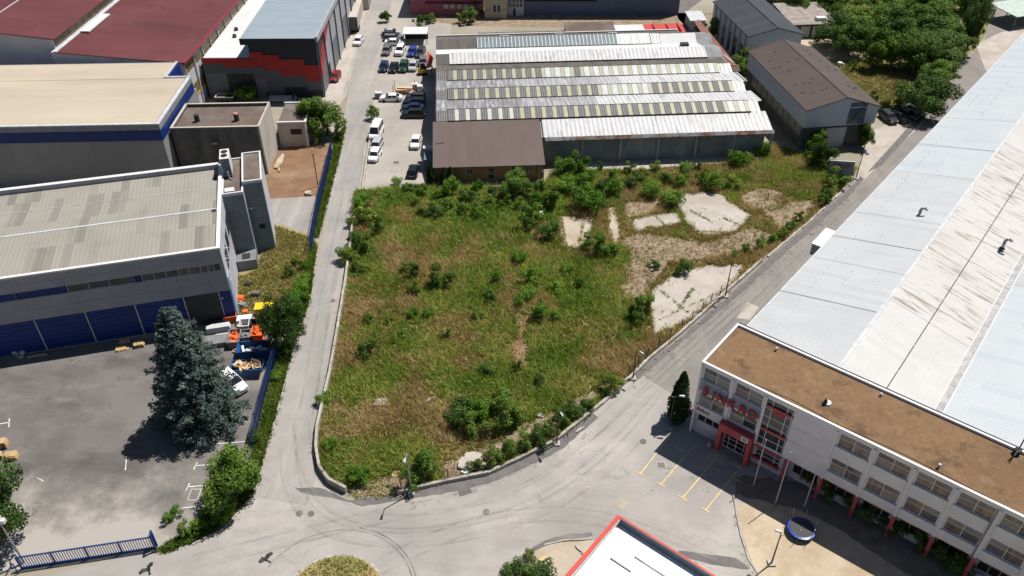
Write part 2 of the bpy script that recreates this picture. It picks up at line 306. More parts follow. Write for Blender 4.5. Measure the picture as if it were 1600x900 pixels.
m_fwhite = M('glossy_metal_roof', (.52,.525,.53), (.26,.26,.265), 1.2, rough=.45, stretch=(1.6,.12,1), ribs=(0,.8,.03,.2), contrast=(.52,.72))
m_fmix = M('mottled_metal_roof', (.20,.195,.205), (.46,.465,.48), 1.2, rough=.5, stretch=(1.6,.12,1), ribs=(0,.8,.03,.2), contrast=(.47,.70), stain=(.46,.465,.48), sscale=.03, samt=.7)
m_fgrey = M('old_cement_sheet_roof', (0.119,0.108,0.097), (0.090,0.081,0.072), .5, stain=(0.166,0.155,0.144), sscale=.4, samt=.6, stretch=(1.5,.3,1), ribs=(0,.5,.03), grain=.12, spec=.12)
m_sky1 = M('pale_green_skylight', (0.344,0.358,0.242), (0.307,0.321,0.219), .8, rough=.5)
m_sky2 = M('white_skylight', (.47,.48,.43), (.42,.43,.38), .8, rough=.5)
m_skyd = M('dark_sheet_panel', (.135,.128,.130), (.11,.105,.108), .8, rough=.55, ribs=(0,.4,.03))
m_rust = M('rusty_fascia', (.42,.44,.45), (.30,.13,.07), .9, rough=.7, stretch=(.6,1,.6), contrast=(.42,.58))
m_rustroof = M('rusty_sheet_roof', (.20,.085,.06), (.13,.055,.04), .6, rough=.8, stain=(.27,.15,.10), sscale=.3, ribs=(1,.5,.03))
m_mauve = M('mauve_brown_sheet_roof', (0.135,0.103,0.095), (0.126,0.096,0.089), .2, rough=.75, sheet=(0,1.1,.3,(0.120,0.091,0.085)), ribs=(0,.37,.015), stain=(0.150,0.117,0.111), sscale=.1, samt=.4, spec=.12)
m_ochre = M('ochre_plaster', (.40,.22,.10), (.34,.185,.085), .5, rough=.85)
m_brroof = M('brown_sheet_roof', (0.089,0.071,0.065), (0.079,0.063,0.058), .3, rough=.7, stain=(0.102,0.083,0.074), sscale=.12, samt=.5, sheet=(1,1.0,.25,(0.078,0.062,0.057)), ribs=(1,.5,.02), spec=.12)
m_dkroof = M('charcoal_sheet_roof', (.036,.042,.050), (.030,.035,.042), .4, rough=.7, sheet=(1,1.2,.3,(.045,.052,.060)), ribs=(1,.5,.02))
m_whiteclad = M('pale_cladding', (.48,.50,.54), (.44,.46,.50), .3, rough=.6, ribs=(0,.4,.01))
m_pinkwall = M('dusky_pink_wall', (.36,.12,.14), (.31,.10,.12), .4, rough=.8)
m_bluegrey = M('slate_blue_wall', (.115,.135,.20), (.105,.122,.18), .3, rough=.6, sheet=(0,3.0,.4,(.10,.118,.175)))
m_yelhouse = M('sandy_plaster', (.42,.37,.27), (.38,.33,.24), .5, rough=.85)
# things
m_wood = M('pale_pallet_wood', (.60,.43,.22), (.48,.33,.16), 3, rough=.8, stretch=(1,.2,1))
m_card = M('cardboard', (.62,.44,.26), (.50,.35,.20), 1.5, rough=.85)
m_tyre = M('tyre_rubber', (.014,.014,.015), None, 2, rough=.85)
m_rim = M('wheel_rim', (.45,.45,.46), None, 2, rough=.3, metal=.6)
m_cglass = M('car_glass', (.012,.014,.018), None, 1, rough=.05, spec=.7)
m_head = M('headlight_lens', (.6,.62,.64), None, 1, rough=.1, spec=.7)
m_tail = M('tail_light_lens', (.30,.012,.012), None, 1, rough=.2)
def carpaint(n, c): return M(n, c, tuple(x*.93 for x in c), .8, rough=.22, spec=.6)
PAINT = {k: carpaint(k+'_car_paint', c) for k, c in dict(white=(.74,.74,.74), silver=(.40,.41,.43), grey=(.13,.13,.135), black=(.012,.012,.014), navy=(.012,.02,.06),
         blue=(.02,.045,.26), green=(.015,.06,.03), red=(.20,.012,.018), charcoal=(.035,.037,.042)).items()}
m_orange = M('orange_plastic', (.66,.13,.03), (.55,.10,.02), 1, rough=.5)
m_yellow = M('yellow_paint', (.72,.50,.03), (.62,.42,.02), 1, rough=.45)
m_grey = M('mid_grey_paint', (.20,.21,.215), (.15,.155,.16), 1, rough=.5)
m_lgrey = M('light_grey_sheet', (.50,.52,.53), (.40,.42,.43), 1, rough=.5)
m_skipb = M('blue_skip_paint', (.012,.09,.26), (.015,.06,.17), 1.2, rough=.5, stain=(.12,.06,.04), sscale=.7, samt=.4)
m_bark = M('bark', (.13,.095,.065), (.075,.055,.04), 4, rough=.9, stretch=(1,1,.3))
m_bird = M('black_feathers', (.015,.015,.017), (.05,.05,.052), 6, rough=.6)
m_signblue = M('sign_face', (0.240,0.252,0.312), (0.216,0.228,0.288), 2, rough=.5)
m_trampblue = M('blue_vinyl', (.015,.06,.40), (.012,.04,.30), 2, rough=.3)
# plants
lf_tree = leafmat('broad_leaves', (.048,.100,.014), (.092,.168,.024), (.155,.240,.042))
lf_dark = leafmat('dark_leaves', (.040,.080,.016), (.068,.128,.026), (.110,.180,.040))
lf_lime = leafmat('lime_leaves', (.085,.145,.018), (.145,.215,.030), (.22,.285,.052))
lf_bush = leafmat('bush_leaves', (.060,.140,.014), (.115,.225,.024), (.190,.300,.044))
lf_spruce = leafmat('blue_spruce_needles', (.058,.085,.076), (.096,.132,.114), (.160,.200,.172), trans=.08)
lf_thuja = leafmat('dark_cypress_leaves', (.014,.028,.009), (.022,.044,.013), (.034,.062,.018), trans=.05, rough=.9)
lf_grass = leafmat('green_weeds', (.130,.205,.026), (.240,.310,.050), (.380,.405,.100), scale=.16, trans=.3)
lf_dry = leafmat('dry_grass', (.30,.225,.085), (.40,.295,.125), (.52,.39,.20), scale=.2, trans=.3)
lf_verge = leafmat('verge_weeds', (.085,.145,.018), (.14,.205,.030), (.21,.26,.055), scale=.3, trans=.3)
m_umbel = M('pale_flower_heads', (.30,.31,.18), (.25,.27,.15), 2, rough=.9)

# ------------------------------------------------------------------ ground, roads and paving (each sheet lies on the one below)
def struct(o): o['kind'] = 'structure'; return o
def pix(pts, z=0.0): return [G(x, y, z) for x, y in pts]
def smooth(pts, n=2, closed=True):
    for _ in range(n):
        q = []; k = len(pts)
        rngi = range(k) if closed else range(k-1)
        if not closed: q.append(pts[0])
        for i in rngi:
            a, b = pts[i], pts[(i+1) % k]
            q += [tuple(.75*x+.25*y for x, y in zip(a, b)), tuple(.25*x+.75*y for x, y in zip(a, b))]
        if not closed: q.append(pts[-1])
        pts = q
    return pts
def rough_edge(P, amp, step=.6):                 # ragged outline for worn edges
    out = []
    for i in range(len(P)):
        a, b = Vector(P[i][:2]), Vector(P[(i+1) % len(P)][:2]); n = max(1, int((b-a).length/step))
        nn = Vector((-(b-a).y, (b-a).x)).normalized()
        for k in range(n):
            q = a.lerp(b, k/n) + nn*random.uniform(-amp, amp); out.append((q.x, q.y))
    return out
def sheet(name, pts, z, m, rag=0, sm=0):
    P = [(p.x, p.y) for p in pix(pts)]
    if sm: P = smooth(P, sm)
    if rag: P = rough_edge(P, rag)
    ar = sum(P[i][0]*P[(i+1)%len(P)][1]-P[(i+1)%len(P)][0]*P[i][1] for i in range(len(P)))
    if ar < 0: P = P[::-1]
    return struct(MB().poly([(x, y, z) for x, y in P]).build(name, m)), P

gb = MB(); gb.poly([(-3000,-1500,0),(3000,-1500,0),(3000,4500,0),(-3000,4500,0)])
struct(gb.build('ground', m_ground))
# paved plain of the estate: junction, yards
sheet('junction', [(-500,1100),(-500,905),(60,905),(300,835),(392,770),(440,640),(520,640),(495,700),(520,780),(640,782),(780,735),(900,660),(1000,565),(1100,480),(1200,480),(1220,640),(1400,1100)], .008, m_asph)
sheet('road', [(392,775),(420,690),(458,545),(486,470),(512,330),(536,210),(549,100),(578,0),(590,-60),(622,-60),(612,0),(597,100),(574,200),(553,330),(541,440),(515,590),(493,680),(498,735),(480,790)], .016, m_road)
sheet('side_road', [(985,575),(1140,445),(1270,335),(1345,262),(1400,205),(1470,140),(1540,60),(1560,-30),(1700,-30),(1640,60),(1330,420),(1180,590),(1090,640)], .016, m_roade)
sheet('yard', [(-400,560),(300,525),(345,495),(440,500),(428,560),(395,700),(360,800),(238,862),(30,892),(-400,960)], .014, m_yard)
sheet('car_park', [(597,100),(612,22),(640,30),(705,38),(690,290),(560,303),(574,200)], .022, m_lotpark)
sheet('car_park_entrance', [(612,0),(625,-40),(690,-40),(672,36),(606,45)], .020, m_lotpark)
sheet('pavement', [(556,0),(578,0),(556,70),(530,165),(495,165),(530,60)], .030, m_conc)
sheet('pavement_strip', [(575,10),(583,0),(560,70),(541,150),(530,165),(556,70)], .034, m_lotpark)
sheet('yard_drive', [(400,312),(498,306),(486,368),(425,345)], .026, m_road)
sheet('soil_plot', [(437,230),(515,226),(499,306),(405,312),(400,270)], .030, m_soil, rag=.15)
sheet('back_yard', [(1110,-10),(1070,20),(1170,70),(1180,130),(1150,120),(1060,30),(1040,-20)], .018, m_fresh)
sheet('forecourt', [(1330,300),(1345,250),(1360,205),(1385,195),(1470,150),(1440,195),(1390,240),(1352,280)], .022, m_conc, rag=.1)
sheet('east_forecourt', [(1525,70),(1560,52),(1600,40),(1700,40),(1650,110),(1540,110)], .020, m_conc)
sheet('sand_patch', [(1146,772),(1270,800),(1420,900),(1500,960),(1800,1100),(1230,1100),(1185,905),(1162,850)], .024, m_sand, rag=.12, sm=1)
sheet('planting_bed', [(1155,742),(1260,755),(1700,960),(1800,1050),(1500,960),(1420,900),(1270,810),(1146,772)], .020, M('dark_brown_soil', (.19,.165,.13), (.12,.10,.075), .5, grain=.25, stain=(.23,.20,.165), sscale=.25, samt=.6), rag=.3)  # bed soil in a darker brown, out to the edge of the sand
sheet('meadow', [(1300,95),(1345,95),(1420,115),(1420,170),(1378,176),(1340,140)], .020, m_lawn, rag=.3)
sheet('woodland_floor', [(1225,-40),(1600,-40),(1560,20),(1530,70),(1470,130),(1425,175),(1300,110),(1250,60)], .014, m_verge)
sheet('dry_ground', [(1200,8),(1290,12),(1340,60),(1355,95),(1310,100),(1200,40)], .018, m_sand)
sheet('hard_standing', [(680,40),(680,24),(760,22),(1120,20),(1100,45)], .018, m_gravel)
sheet('lawn', [(428,348),(486,368),(474,440),(458,545),(440,500),(372,502),(366,430),(400,420)], .022, m_lawn, rag=.15)
# verges along the road's left edge
VERGE1 = [(540,196),(524,215),(515,262),(496,330),(488,372),(497,372),(510,322),(524,270),(538,212)]
VERGE2 = [(488,372),(476,430),(455,510),(432,560),(395,705),(372,770),(330,808),(240,862),(262,864),(345,828),(395,775),(420,690),(458,545),(484,470),(495,385)]
sheet('verge', VERGE1, .036, m_verge, rag=.12); sheet('verge', VERGE2, .036, m_verge, rag=.12)
# darker repairs and fresh strips
REP = [(545,782),(500,762),(460,762),(470,770),(520,778),(567,791),(620,782),(700,770),(760,757),(845,720),(880,700),(935,652),(925,645),(880,680),(820,712),(740,742),(680,755),(600,772)]
sheet('asphalt_repair', REP, .024, m_fresh, rag=.08)
sheet('asphalt_repair', [(712,757),(730,752),(738,770),(718,776)], .028, m_fresh)
sheet('asphalt_repair', [(985,588),(1000,575),(1060,530),(1140,462),(1195,410),(1320,302),(1345,275),(1350,280),(1322,312),(1202,418),(1145,470),(1070,530),(1010,580),(990,600)], .026, m_fresh, rag=.12)
sheet('asphalt_repair', [(1355,270),(1378,258),(1440,190),(1455,176),(1448,174),(1425,192)], .030, m_fresh, rag=.05)
sheet('asphalt_repair', [(826,860),(850,845),(885,835),(925,832),(926,838),(890,842),(855,852),(835,866)], .026, m_fresh, rag=.08)
sheet('road_patch', [(1150,497),(1168,472),(1186,480),(1172,500)], .030, m_conc)
sheet('road_patch', [(956,788),(972,774),(986,782),(972,797)], .028, m_conc)
sheet('asphalt_repair', [(1060,860),(1150,872),(1172,888),(1168,890),(1110,882),(1062,868)], .026, m_fresh, rag=.05)
sheet('side_island', [(806,905),(815,878),(840,858),(880,846),(930,845),(920,905)], .045, m_concb, rag=.1)
# roundabout island
c = G(522, 937); RI = 4.9
def circ(c, r, n=40, a0=0, a1=2*math.pi): return [(c.x+r*math.cos(a0+(a1-a0)*i/n), c.y+r*math.sin(a0+(a1-a0)*i/n)) for i in range(n + (0 if a1-a0 > 6.28 else 1))]
struct(MB().prism(circ(c, RI-.25), 0, .14).build('roundabout_island', m_lawn))
kb = MB()
for i in range(40):
    a0, a1 = 2*math.pi*i/40+.004, 2*math.pi*(i+1)/40-.004
    q = [(c.x+r*math.cos(a), c.y+r*math.sin(a)) for r, a in ((RI-.25,a0),(RI,a0),(RI,a1),(RI-.25,a1))]
    kb.prism(q, 0, .15)
struct(kb.build('roundabout_kerb', m_kerb))
rc = G(520, 934)
for r0, a0, a1 in ((7.5, .05, 2.7), (7.85, .0, 1.4)):
    A = circ(rc, r0, 40, a0, a1); Bq = circ(rc, r0+.16, 40, a0, a1)
    mb = MB(); mb.poly([(x,y,.030+.004*(r0>7.2)) for x,y in A+Bq[::-1]]); struct(mb.build('tar_seam', m_fresh))
m_tar = film('tar_film', (.10,.095,.09), scale=.6, amt=.5, thr=(.36,.66))
for o_ in [o_ for o_ in bpy.data.objects if o_.name.startswith('tar_seam')]: o_.data.materials[0] = m_tar
sheet('dust', [(-300,690),(60,640),(230,660),(392,690),(360,800),(238,860),(30,890),(-300,930)], .024, film('pale_dust', (.34,.315,.29), 1, 66, 47, .16, .95))
sheet('dust', [(410,745),(500,775),(640,792),(800,742),(930,665),(1000,700),(1080,860),(700,1000),(330,900)], .040, film('junction_dust', (.44,.41,.375), None, scale=.07, amt=.75, thr=(.50,.68), rot=.5, st=(.6,1.3,1)))
m_dirt = film('kerb_dirt', (.20,.165,.12), scale=.9, amt=.7, thr=(.52,.72))
for k_, pts_ in enumerate(([(497,640),(490,705),(494,740),(512,764),(545,778),(545,771),(518,757),(500,736),(497,705),(505,642)], [(540,440),(516,590),(500,655),(508,655),(523,590),(547,440)], [(420,690),(398,772),(350,828),(262,866),(262,872),(356,834),(406,776),(428,692)], [(458,545),(420,690),(428,692),(466,546)], [(985,600),(1140,468),(1265,362),(1325,306),(1330,312),(1270,370),(1146,476),(992,610)], [(484,470),(458,545),(466,546),(492,472)], [(1146,772),(1150,800),(1158,840),(1170,875),(1180,900),(1168,900),(1158,872),(1146,838),(1138,800),(1136,776)], [(640,785),(760,752),(868,704),(935,652),(945,660),(876,714),(765,764),(642,796)])):
    sheet('kerb_dirt', pts_, .036+.0012*k_, m_dirt)
m_track = film('tyre_track_film', (.15,.14,.132), scale=.35, amt=.17, thr=(.38,.66)); m_trackl = film('polished_track_film', (.46,.43,.395), scale=.3, amt=.34, thr=(.38,.66))
TR = [[(470,660),(478,730),(520,800),(640,822),(800,790),(930,705),(1030,590),(1180,455)], [(450,680),(452,760),(500,830),(640,850),(820,815),(960,725),(1060,600)], [(300,880),(420,850),(600,805),(760,775),(900,700),(1010,595),(1150,470)], [(1120,880),(1010,830),(900,800),(760,810),(640,860),(560,905)], [(480,640),(500,520),(520,420),(545,300)], [(500,650),(516,540),(532,430),(556,300)], [(1100,560),(1220,440),(1330,330),(1420,240)]]
kk = 0
for j_, tr_ in enumerate(TR):
    C_ = [Vector((*q, 0)) for q in smooth([tuple(G(*p)[:2]) for p in tr_], 3, False)]
    for off_ in (-.85, .85, -.5 + .2*(j_ % 2)):
        wd_ = .30 if abs(off_) > .8 else .55; Lp, Rp = [], []
        for i_ in range(len(C_)):
            d_ = (C_[min(i_+1,len(C_)-1)]-C_[max(i_-1,0)]).normalized(); n_ = Vector((-d_.y, d_.x, 0)); Lp.append(C_[i_]+n_*(off_-wd_/2)); Rp.append(C_[i_]+n_*(off_+wd_/2))
        mb = MB(); z_ = .0640+.0006*kk; kk += 1
        for i_ in range(len(C_)-1): mb.poly([(Lp[i_].x,Lp[i_].y,z_),(Lp[i_+1].x,Lp[i_+1].y,z_),(Rp[i_+1].x,Rp[i_+1].y,z_),(Rp[i_].x,Rp[i_].y,z_)])
        struct(mb.build('tyre_track', m_track if abs(off_) > .8 else m_trackl))
for k_, (x_, y_) in enumerate(((468,802),(486,803),(760,800),(520,470),(1005,690))):
    p_ = G(x_, y_); struct(MB().lathe([(.36,0),(.36,.062)], 14, (p_.x, p_.y)).build('manhole_cover', m_fresh))
# oil stains and wheel marks
random.seed(21)
m_oil = film('oil_film', (.07,.065,.063), scale=1.5, amt=.42, thr=(.50,.70))
for k_, (x_, y_, a_, b_) in enumerate(((1045,735,.9,.6),(1080,750,.7,.5),(1022,770,.8,.4),(1105,765,.6,.5),(1055,562,.6,.4),(1066,566,.6,.4),(200,590,1.4,.8),(120,565,1.2,.7),(620,268,1.2,.8),(608,200,1.0,.7),(46,798,1.3,1.2))):
    p_ = G(x_, y_); q_ = [(p_.x+a_*math.cos(t)*random.uniform(.7,1.2), p_.y+b_*math.sin(t)*random.uniform(.7,1.2)) for t in [2*math.pi*i/14 for i in range(14)]]
    struct(MB().poly([(x, y, .049+.0004*k_) for x, y in q_]).build('oil_stain', m_oil))
# painted markings
def line(p, q, wd, m, name='road_marking', z=.046):
    a, b = Vector(p[:2]), Vector(q[:2]); d = (b-a).normalized(); n = Vector((-d.y, d.x))*wd/2
    return struct(MB().poly([(*(a-n),z),(*(b-n),z),(*(b+n),z),(*(a+n),z)]).build(name, m))
for (a, b) in (((1029,704),(1001,740)),((1063,722),(1033,757)),((1098,741),(1067,778)),((1131,762),(1103,797))):
    A, Bq = G(*a), G(*b); line(A + (A-Bq)*.75, Bq, .13, m_ypaint)
    d = (Bq-A).normalized(); n = Vector((-d.y, d.x, 0)); e = Bq + d*.065; line(e-n*.55, e+n*.55, .13, m_ypaint)
A, Bq = G(1050,695), G(1160,755); line(A, Bq, .10, m_ypaint)
for y, xa, xb in ((690,332,388),(724,306,360),(757,294,345),(790,284,332)):
    A, Bq = G(xa, y+4), G(xb, y); line(A, Bq, .13, m_paint)
    if y in (724,757):
        line(A+Vector((-.06,-.55,0)), A+Vector((.02,.5,0)), .13, m_paint)
A = G(0,665); line(A+Vector((-2,-.3,0)), G(16,660), .13, m_paint); line(G(15,654), G(14,668), .13, m_paint)
line(G(198,713), G(196,735), .11, m_paint); line(G(255,654),G(247,651),.1,m_paint); line(G(58,747), G(68,752), .09, m_paint)
# drain covers
def cover(px, py, w_, h_):
    p = G(px, py); o = MB(); o.box(p.x-w_/2-.12, p.x+w_/2+.12, p.y-h_/2-.12, p.y+h_/2+.12, 0, .040)
    struct(o.build('drain_surround', m_conc)); g2 = MB()
    n = 6
    for i in range(n): g2.box(p.x-w_/2, p.x+w_/2, p.y-h_/2+h_*i/n+.02, p.y-h_/2+h_*(i+1)/n-.02, 0, .055)
    struct(g2.build('drain_grate', m_fresh))
cover(304, 773, .9, 1.3); cover(1033, 727, .8, .8); cover(619,254,1.0,.9)

# ------------------------------------------------------------------ the vacant lot
LOT = [(556,300),(553,340),(543,440),(518,590),(500,650),(496,705),(503,738),(520,758),(545,768),(600,772),(650,765),(700,752),(762,740),(815,716),(868,690),(915,652),(985,584),(1060,520),(1140,450),(1180,412),(1262,346),(1322,288),(1340,262),(1270,246),(1230,232),(1200,225),(1120,245),(915,252),(860,275),(850,292),(690,292),(640,292),(600,296)]
o, LOTW = sheet('vacant_lot', LOT, .045, m_lot)
BARE = []
def bare(name, pts, z, m, rag=.18, thick=0):
    P = [(p.x, p.y) for p in pix(pts)]; P = rough_edge(rough_edge(P, rag*1.9, 2.6), rag*.8, .6); BARE.append(P)
    ar = sum(P[i][0]*P[(i+1)%len(P)][1]-P[(i+1)%len(P)][0]*P[i][1] for i in range(len(P)))
    if ar < 0: P = P[::-1]
    return struct((MB().prism(P, 0, z)).build(name, m))
bare('concrete_slab', [(983,345),(1055,333),(1069,350),(995,364)], .16, m_conc)
bare('concrete_slab', [(1066,303),(1112,302),(1132,307),(1175,338),(1148,362),(1110,371),(1093,367),(1072,348),(1058,328)], .15, m_conc)
bare('concrete_slab', [(1017,453),(1055,428),(1105,414),(1158,415),(1155,430),(1117,469),(1061,508),(1019,525),(1014,483)], .12, m_conc)
bare('concrete_slab', [(872,337),(926,340),(928,366),(906,392),(876,382)], .11, m_concb)
bare('concrete_slab', [(948,327),(964,323),(970,380),(958,395),(948,360)], .10, m_concb)
bare('concrete_slab', [(915,252),(1010,247),(1130,240),(1185,232),(1192,252),(1100,258),(1000,265),(918,268)], .09, m_conc)
bare('gravel_patch', [(966,372),(1000,366),(1040,372),(1092,378),(1140,368),(1178,352),(1205,366),(1190,392),(1150,402),(1100,408),(1050,412),(1015,450),(1000,470),(990,440),(975,415)], .065, m_gravel, .4)
bare('gravel_patch', [(975,318),(1030,310),(1050,325),(985,342)], .067, m_gravel, .4)
bare('gravel_patch', [(1150,302),(1190,292),(1220,300),(1212,325),(1178,330)], .068, m_gravel, .4)
bare('gravel_patch', [(690,722),(735,708),(800,675),(880,638),(955,592),(968,596),(900,648),(820,695),(762,728),(692,750)], .066, m_gravel, .2)
bare('gravel_patch', [(1195,330),(1240,312),(1282,318),(1262,338),(1228,362),(1205,352)], .067, m_gravel, .5)
bare('gravel_patch', [(985,395),(1010,420),(1012,450),(995,480),(978,450),(972,415)], .064, m_gravel, .4)
bare('rubble_patch', [(545,765),(605,740),(635,742),(648,762),(600,774),(560,774)], .070, m_gravel, .15)
bare('soil_patch', [(808,488),(828,492),(832,520),(822,545),(830,575),(812,582),(804,555),(812,525)], .062, m_soil, .7)
bare('soil_patch', [(566,318),(588,305),(590,330),(572,340)], .062, m_soil, .3)
# low kerb walls along the lot, in cast lengths
def kerbwall(name, pts, wd, h, label, cat, L=2.4, m=m_kerb, gap=.03, jit=.02):
    P = [G(*p) for p in pts]; root = thing(name, label, cat, P[0])
    for a, b in zip(P[:-1], P[1:]):
        n = max(1, round((b-a).length/L)); d = (b-a).normalized(); nn = Vector((-d.y, d.x, 0))*wd/2
        for k in range(n):
            p, q = a.lerp(b, k/n)+d*gap/2-P[0], a.lerp(b, (k+1)/n)-d*gap/2-P[0]; j = nn.normalized()*random.uniform(-jit, jit)
            hh = h + random.uniform(-.04, .04)
            MB().prism([tuple((p-nn+j)[:2]), tuple((q-nn+j)[:2]), tuple((q+nn+j)[:2]), tuple((p+nn+j)[:2])], 0, hh).build('kerb_block', m, root)
    return root
kerbwall('kerb_wall', [(553,345),(541,440),(530,510),(516,590),(504,640),(497,672),(495,705),(500,735),(515,756),(542,770)], .30, .95, 'low concrete kerb wall along the west edge of the weedy lot', 'kerb wall')
kerbwall('kerb_wall', [(620,772),(645,766),(700,753),(762,741),(815,717),(868,690),(918,650),(940,632)], .34, .5, 'low concrete kerb wall along the curved south edge of the weedy lot', 'kerb wall')
kerbwall('kerb_wall', [(940,632),(985,590),(1010,565),(1065,520),(1140,452),(1190,408)], .36, .45, 'low concrete kerb wall below the wire fence beside the side road', 'kerb wall')
kerbwall('kerb_wall', [(1200,402),(1265,347),(1322,293)], .3, .25, 'low broken kerb wall between dry grass and the side road', 'kerb wall', jit=.08)
kerbwall('kerb_wall', [(583,192),(575,240),(566,300)], .3, .5, 'pale concrete kerb wall between the road and the car park', 'kerb wall')
kerbwall('kerb', [(1145,772),(1150,800),(1158,840),(1170,875),(1190,905)], .14, .12, 'thin concrete kerb between the bays and the pale sand', 'kerb', L=1.2)
kerbwall('kerb', [(497,385),(486,470),(460,545),(421,690),(398,772),(350,826),(300,852)], .16, .12, 'concrete kerb along the green verge beside the west road', 'kerb', L=1.5)
kerbwall('kerb', [(850,852),(880,845),(925,843)], .14, .14, 'broken kerb of the pale side island near the red edged roof', 'kerb', L=1.1)

# ------------------------------------------------------------------ buildings
def RZ(x, y, z, deg): return Matrix.Translation((x, y, z)) @ Matrix.Rotation(R(deg), 4, 'Z')
def window(root, T, a0, a1, z0, z1, xs, zs, fm, gm, dep=.14, fw=.07, sill=None, name='window', fd=.08):
    """opening in a wall plane (x along the wall, y into it): frame mesh, each pane a child"""
    X = [a0] + [a0+(a1-a0)*t for t in xs] + [a1]; Z = [z0] + [z0+(z1-z0)*t for t in zs] + [z1]
    f = MB(T)
    for i, x in enumerate(X):
        xa = x if i == 0 else (x-fw if i == len(X)-1 else x-fw/2); f.box(xa, xa+fw, dep-fd, dep, z0, z1)
    for i, z in enumerate(Z):
        za = z if i == 0 else (z-fw if i == len(Z)-1 else z-fw/2)
        for p, q in zip(X[:-1], X[1:]): f.box(p+fw*.5, q-fw*.5, dep-fd+.004, dep-.004, za, za+fw)
    wdo = f.build(name, fm, root)
    for p, q in zip(X[:-1], X[1:]):
        for c_, d in zip(Z[:-1], Z[1:]):
            MB(T).box(p+.01, q-.01, dep-.03, dep-.01, c_+.01, d-.01).build('pane', gm if not isinstance(gm, list) else random.choice(gm), wdo)
    if sill: MB(T).box(a0-.08, a1+.08, -.12, dep, z0-.09, z0-.003).build('sill', sill, wdo)
    return wdo
def text_mesh(s, size, ext, offset=0.0):
    cu = bpy.data.curves.new('lettering', 'FONT'); cu.body = s; cu.size = size; cu.extrude = ext; cu.offset = offset; cu.align_x = 'CENTER'; cu.align_y = 'CENTER'; cu.resolution_u = 2
    ob = bpy.data.objects.new('lettering', cu); COL.objects.link(ob); bpy.context.view_layer.update()
    me = bpy.data.meshes.new_from_object(ob.evaluated_get(bpy.context.evaluated_depsgraph_get())); bpy.data.objects.remove(ob); return me
def put_text(s, size, ext, m, root, Mx, name='letter', offset=0.0):
    me = text_mesh(s, size, ext, offset); me.materials.clear(); me.materials.append(m)
    o = bpy.data.objects.new(name, me); COL.objects.link(o); o.parent = root; o.matrix_local = Mx; return o
def upright(x, y, z): return Matrix.Translation((x, y, z)) @ Matrix.Rotation(R(90), 4, 'X')
def ring(mb, x0, x1, y0, y1, z0, z1, t):
    mb.box(x0, x1, y0, y0+t, z0, z1); mb.box(x0, x1, y1-t, y1, z0, z1); mb.box(x0, x0+t, y0+t, y1-t, z0, z1); mb.box(x1-t, x1, y0+t, y1-t, z0, z1); return mb

# ---- three storey office building with red letters
SO, SA = (20.4, 64.4), -39.3
S = thing('office_building', 'three storey white office building with brown gravel roof and big red letters', 'building', SO, SA)
LS, DS, HS = 48.4, 8.1, 10.3
BAY = 3.73; bays = [0.22 + BAY*i for i in range(13)]
holes = []; wins = []
for i, b in enumerate(bays):
    a0, a1 = b+.12, b+BAY-.5
    if i == 2: holes.append((7.55, 10.55, 3.35, 10.0)); continue
    if i == 3: continue
    wins.append((i, a0, a1, 8.30, 10.08)); holes.append((a0, a1, 8.30, 10.08))
    z0, z1 = (4.62, 6.5) if i > 1 else (4.62, 6.35)
    wins.append((i, a0, a1, z0, z1)); holes.append((a0, a1, z0, z1))
w_ = MB(); w_.wall(LS, 3.2, HS, .3, holes); w_.build('wall', m_white, S)
w2 = MB(); w2.box(0, .3, .3, DS, 0, HS); w2.box(LS-.3, LS, .3, DS, 0, HS); w2.box(.3, LS-.3, DS-.3, DS, 0, HS); w2.build('side_wall', m_white, S)
MB().box(.15, LS-.15, .15, DS-.15, 10.305, 10.42).build('roof', m_gravroof, S)
MB().box(.3, LS-.3, .9, 1.1, 3.4, 9.5).build('inner_partition', m_greyclad, S)
MB().box(.3, LS-.3, .31, .9, 3.20, 3.40).build('floor_slab', m_white, S); 
ring(MB(), -.06, LS+.06, -.06, DS+.06, HS+.003, HS+.35, .2).build('parapet', m_white, S)
ring(MB(), -.1, LS+.1, -.1, DS+.1, HS+.353, HS+.41, .27).build('coping', m_whitetrim, S)
for i, b in enumerate(bays[1:]):                       # pilasters between the bays
    if i in (2,): continue
    MB().box(b-.33, b-.05, -.14, -.003, 3.2, HS-.05).build('pilaster', m_white, S)
MB().box(-.02, .2, -.14, -.003, 0, HS-.05).build('pilaster', m_white, S)
I4 = Matrix.Identity(4)
for i, a0, a1, z0, z1 in wins:
    window(S, I4, a0, a1, z0, z1, (.5,), (.62,), m_whitetrim, [m_glasscur, m_glasscur, m_blind, m_glass, m_glassb] if i > 3 else [m_glass, m_glassb, m_glasscur, m_blind], sill=m_lgrey)
# stair tower glazing
gl = window(S, I4, 7.55, 10.55, 3.35, 10.0, (.24,.76), (.16,.32,.47,.63,.80), m_whitetrim, m_glass, fw=.08, name='stair_window')
for z in (9.05, 5.75): MB().box(7.5, 10.6, -.06, -.003, z-.16, z+.16).build('red_band', m_pink, S)
MB().box(8.35, 9.75, .02, .055, 8.30, 8.85).build('red_panel', m_letter, S)
for z in (5.9, 7.9): MB().box(10.62, 14.5, -.02, -.003, z-.02, z+.02).build('panel_joint', m_lightwall, S)
# letters on the blue-white fascia between the storeys
for i in (0, 1): MB().box(bays[i]+.05, bays[i]+BAY-.42, -.05, -.003, 6.62, 8.05).build('fascia', m_signblue, S)
for ch, x in zip('SINKRO', (1.05, 2.02, 2.98, 4.12, 5.42, 6.58)):
    put_text(ch, 1.5, .07, m_letter, S, upright(x, -.32, 7.02), 'letter', .035)
MB().box(.25, 3.45, -.06, -.003, 3.25, 4.52).build('sign_board', m_whitetrim, S)
put_text('Sinkro', .62, .02, m_letter, S, upright(1.15, -.09, 3.95) , 'sign_lettering', .01)
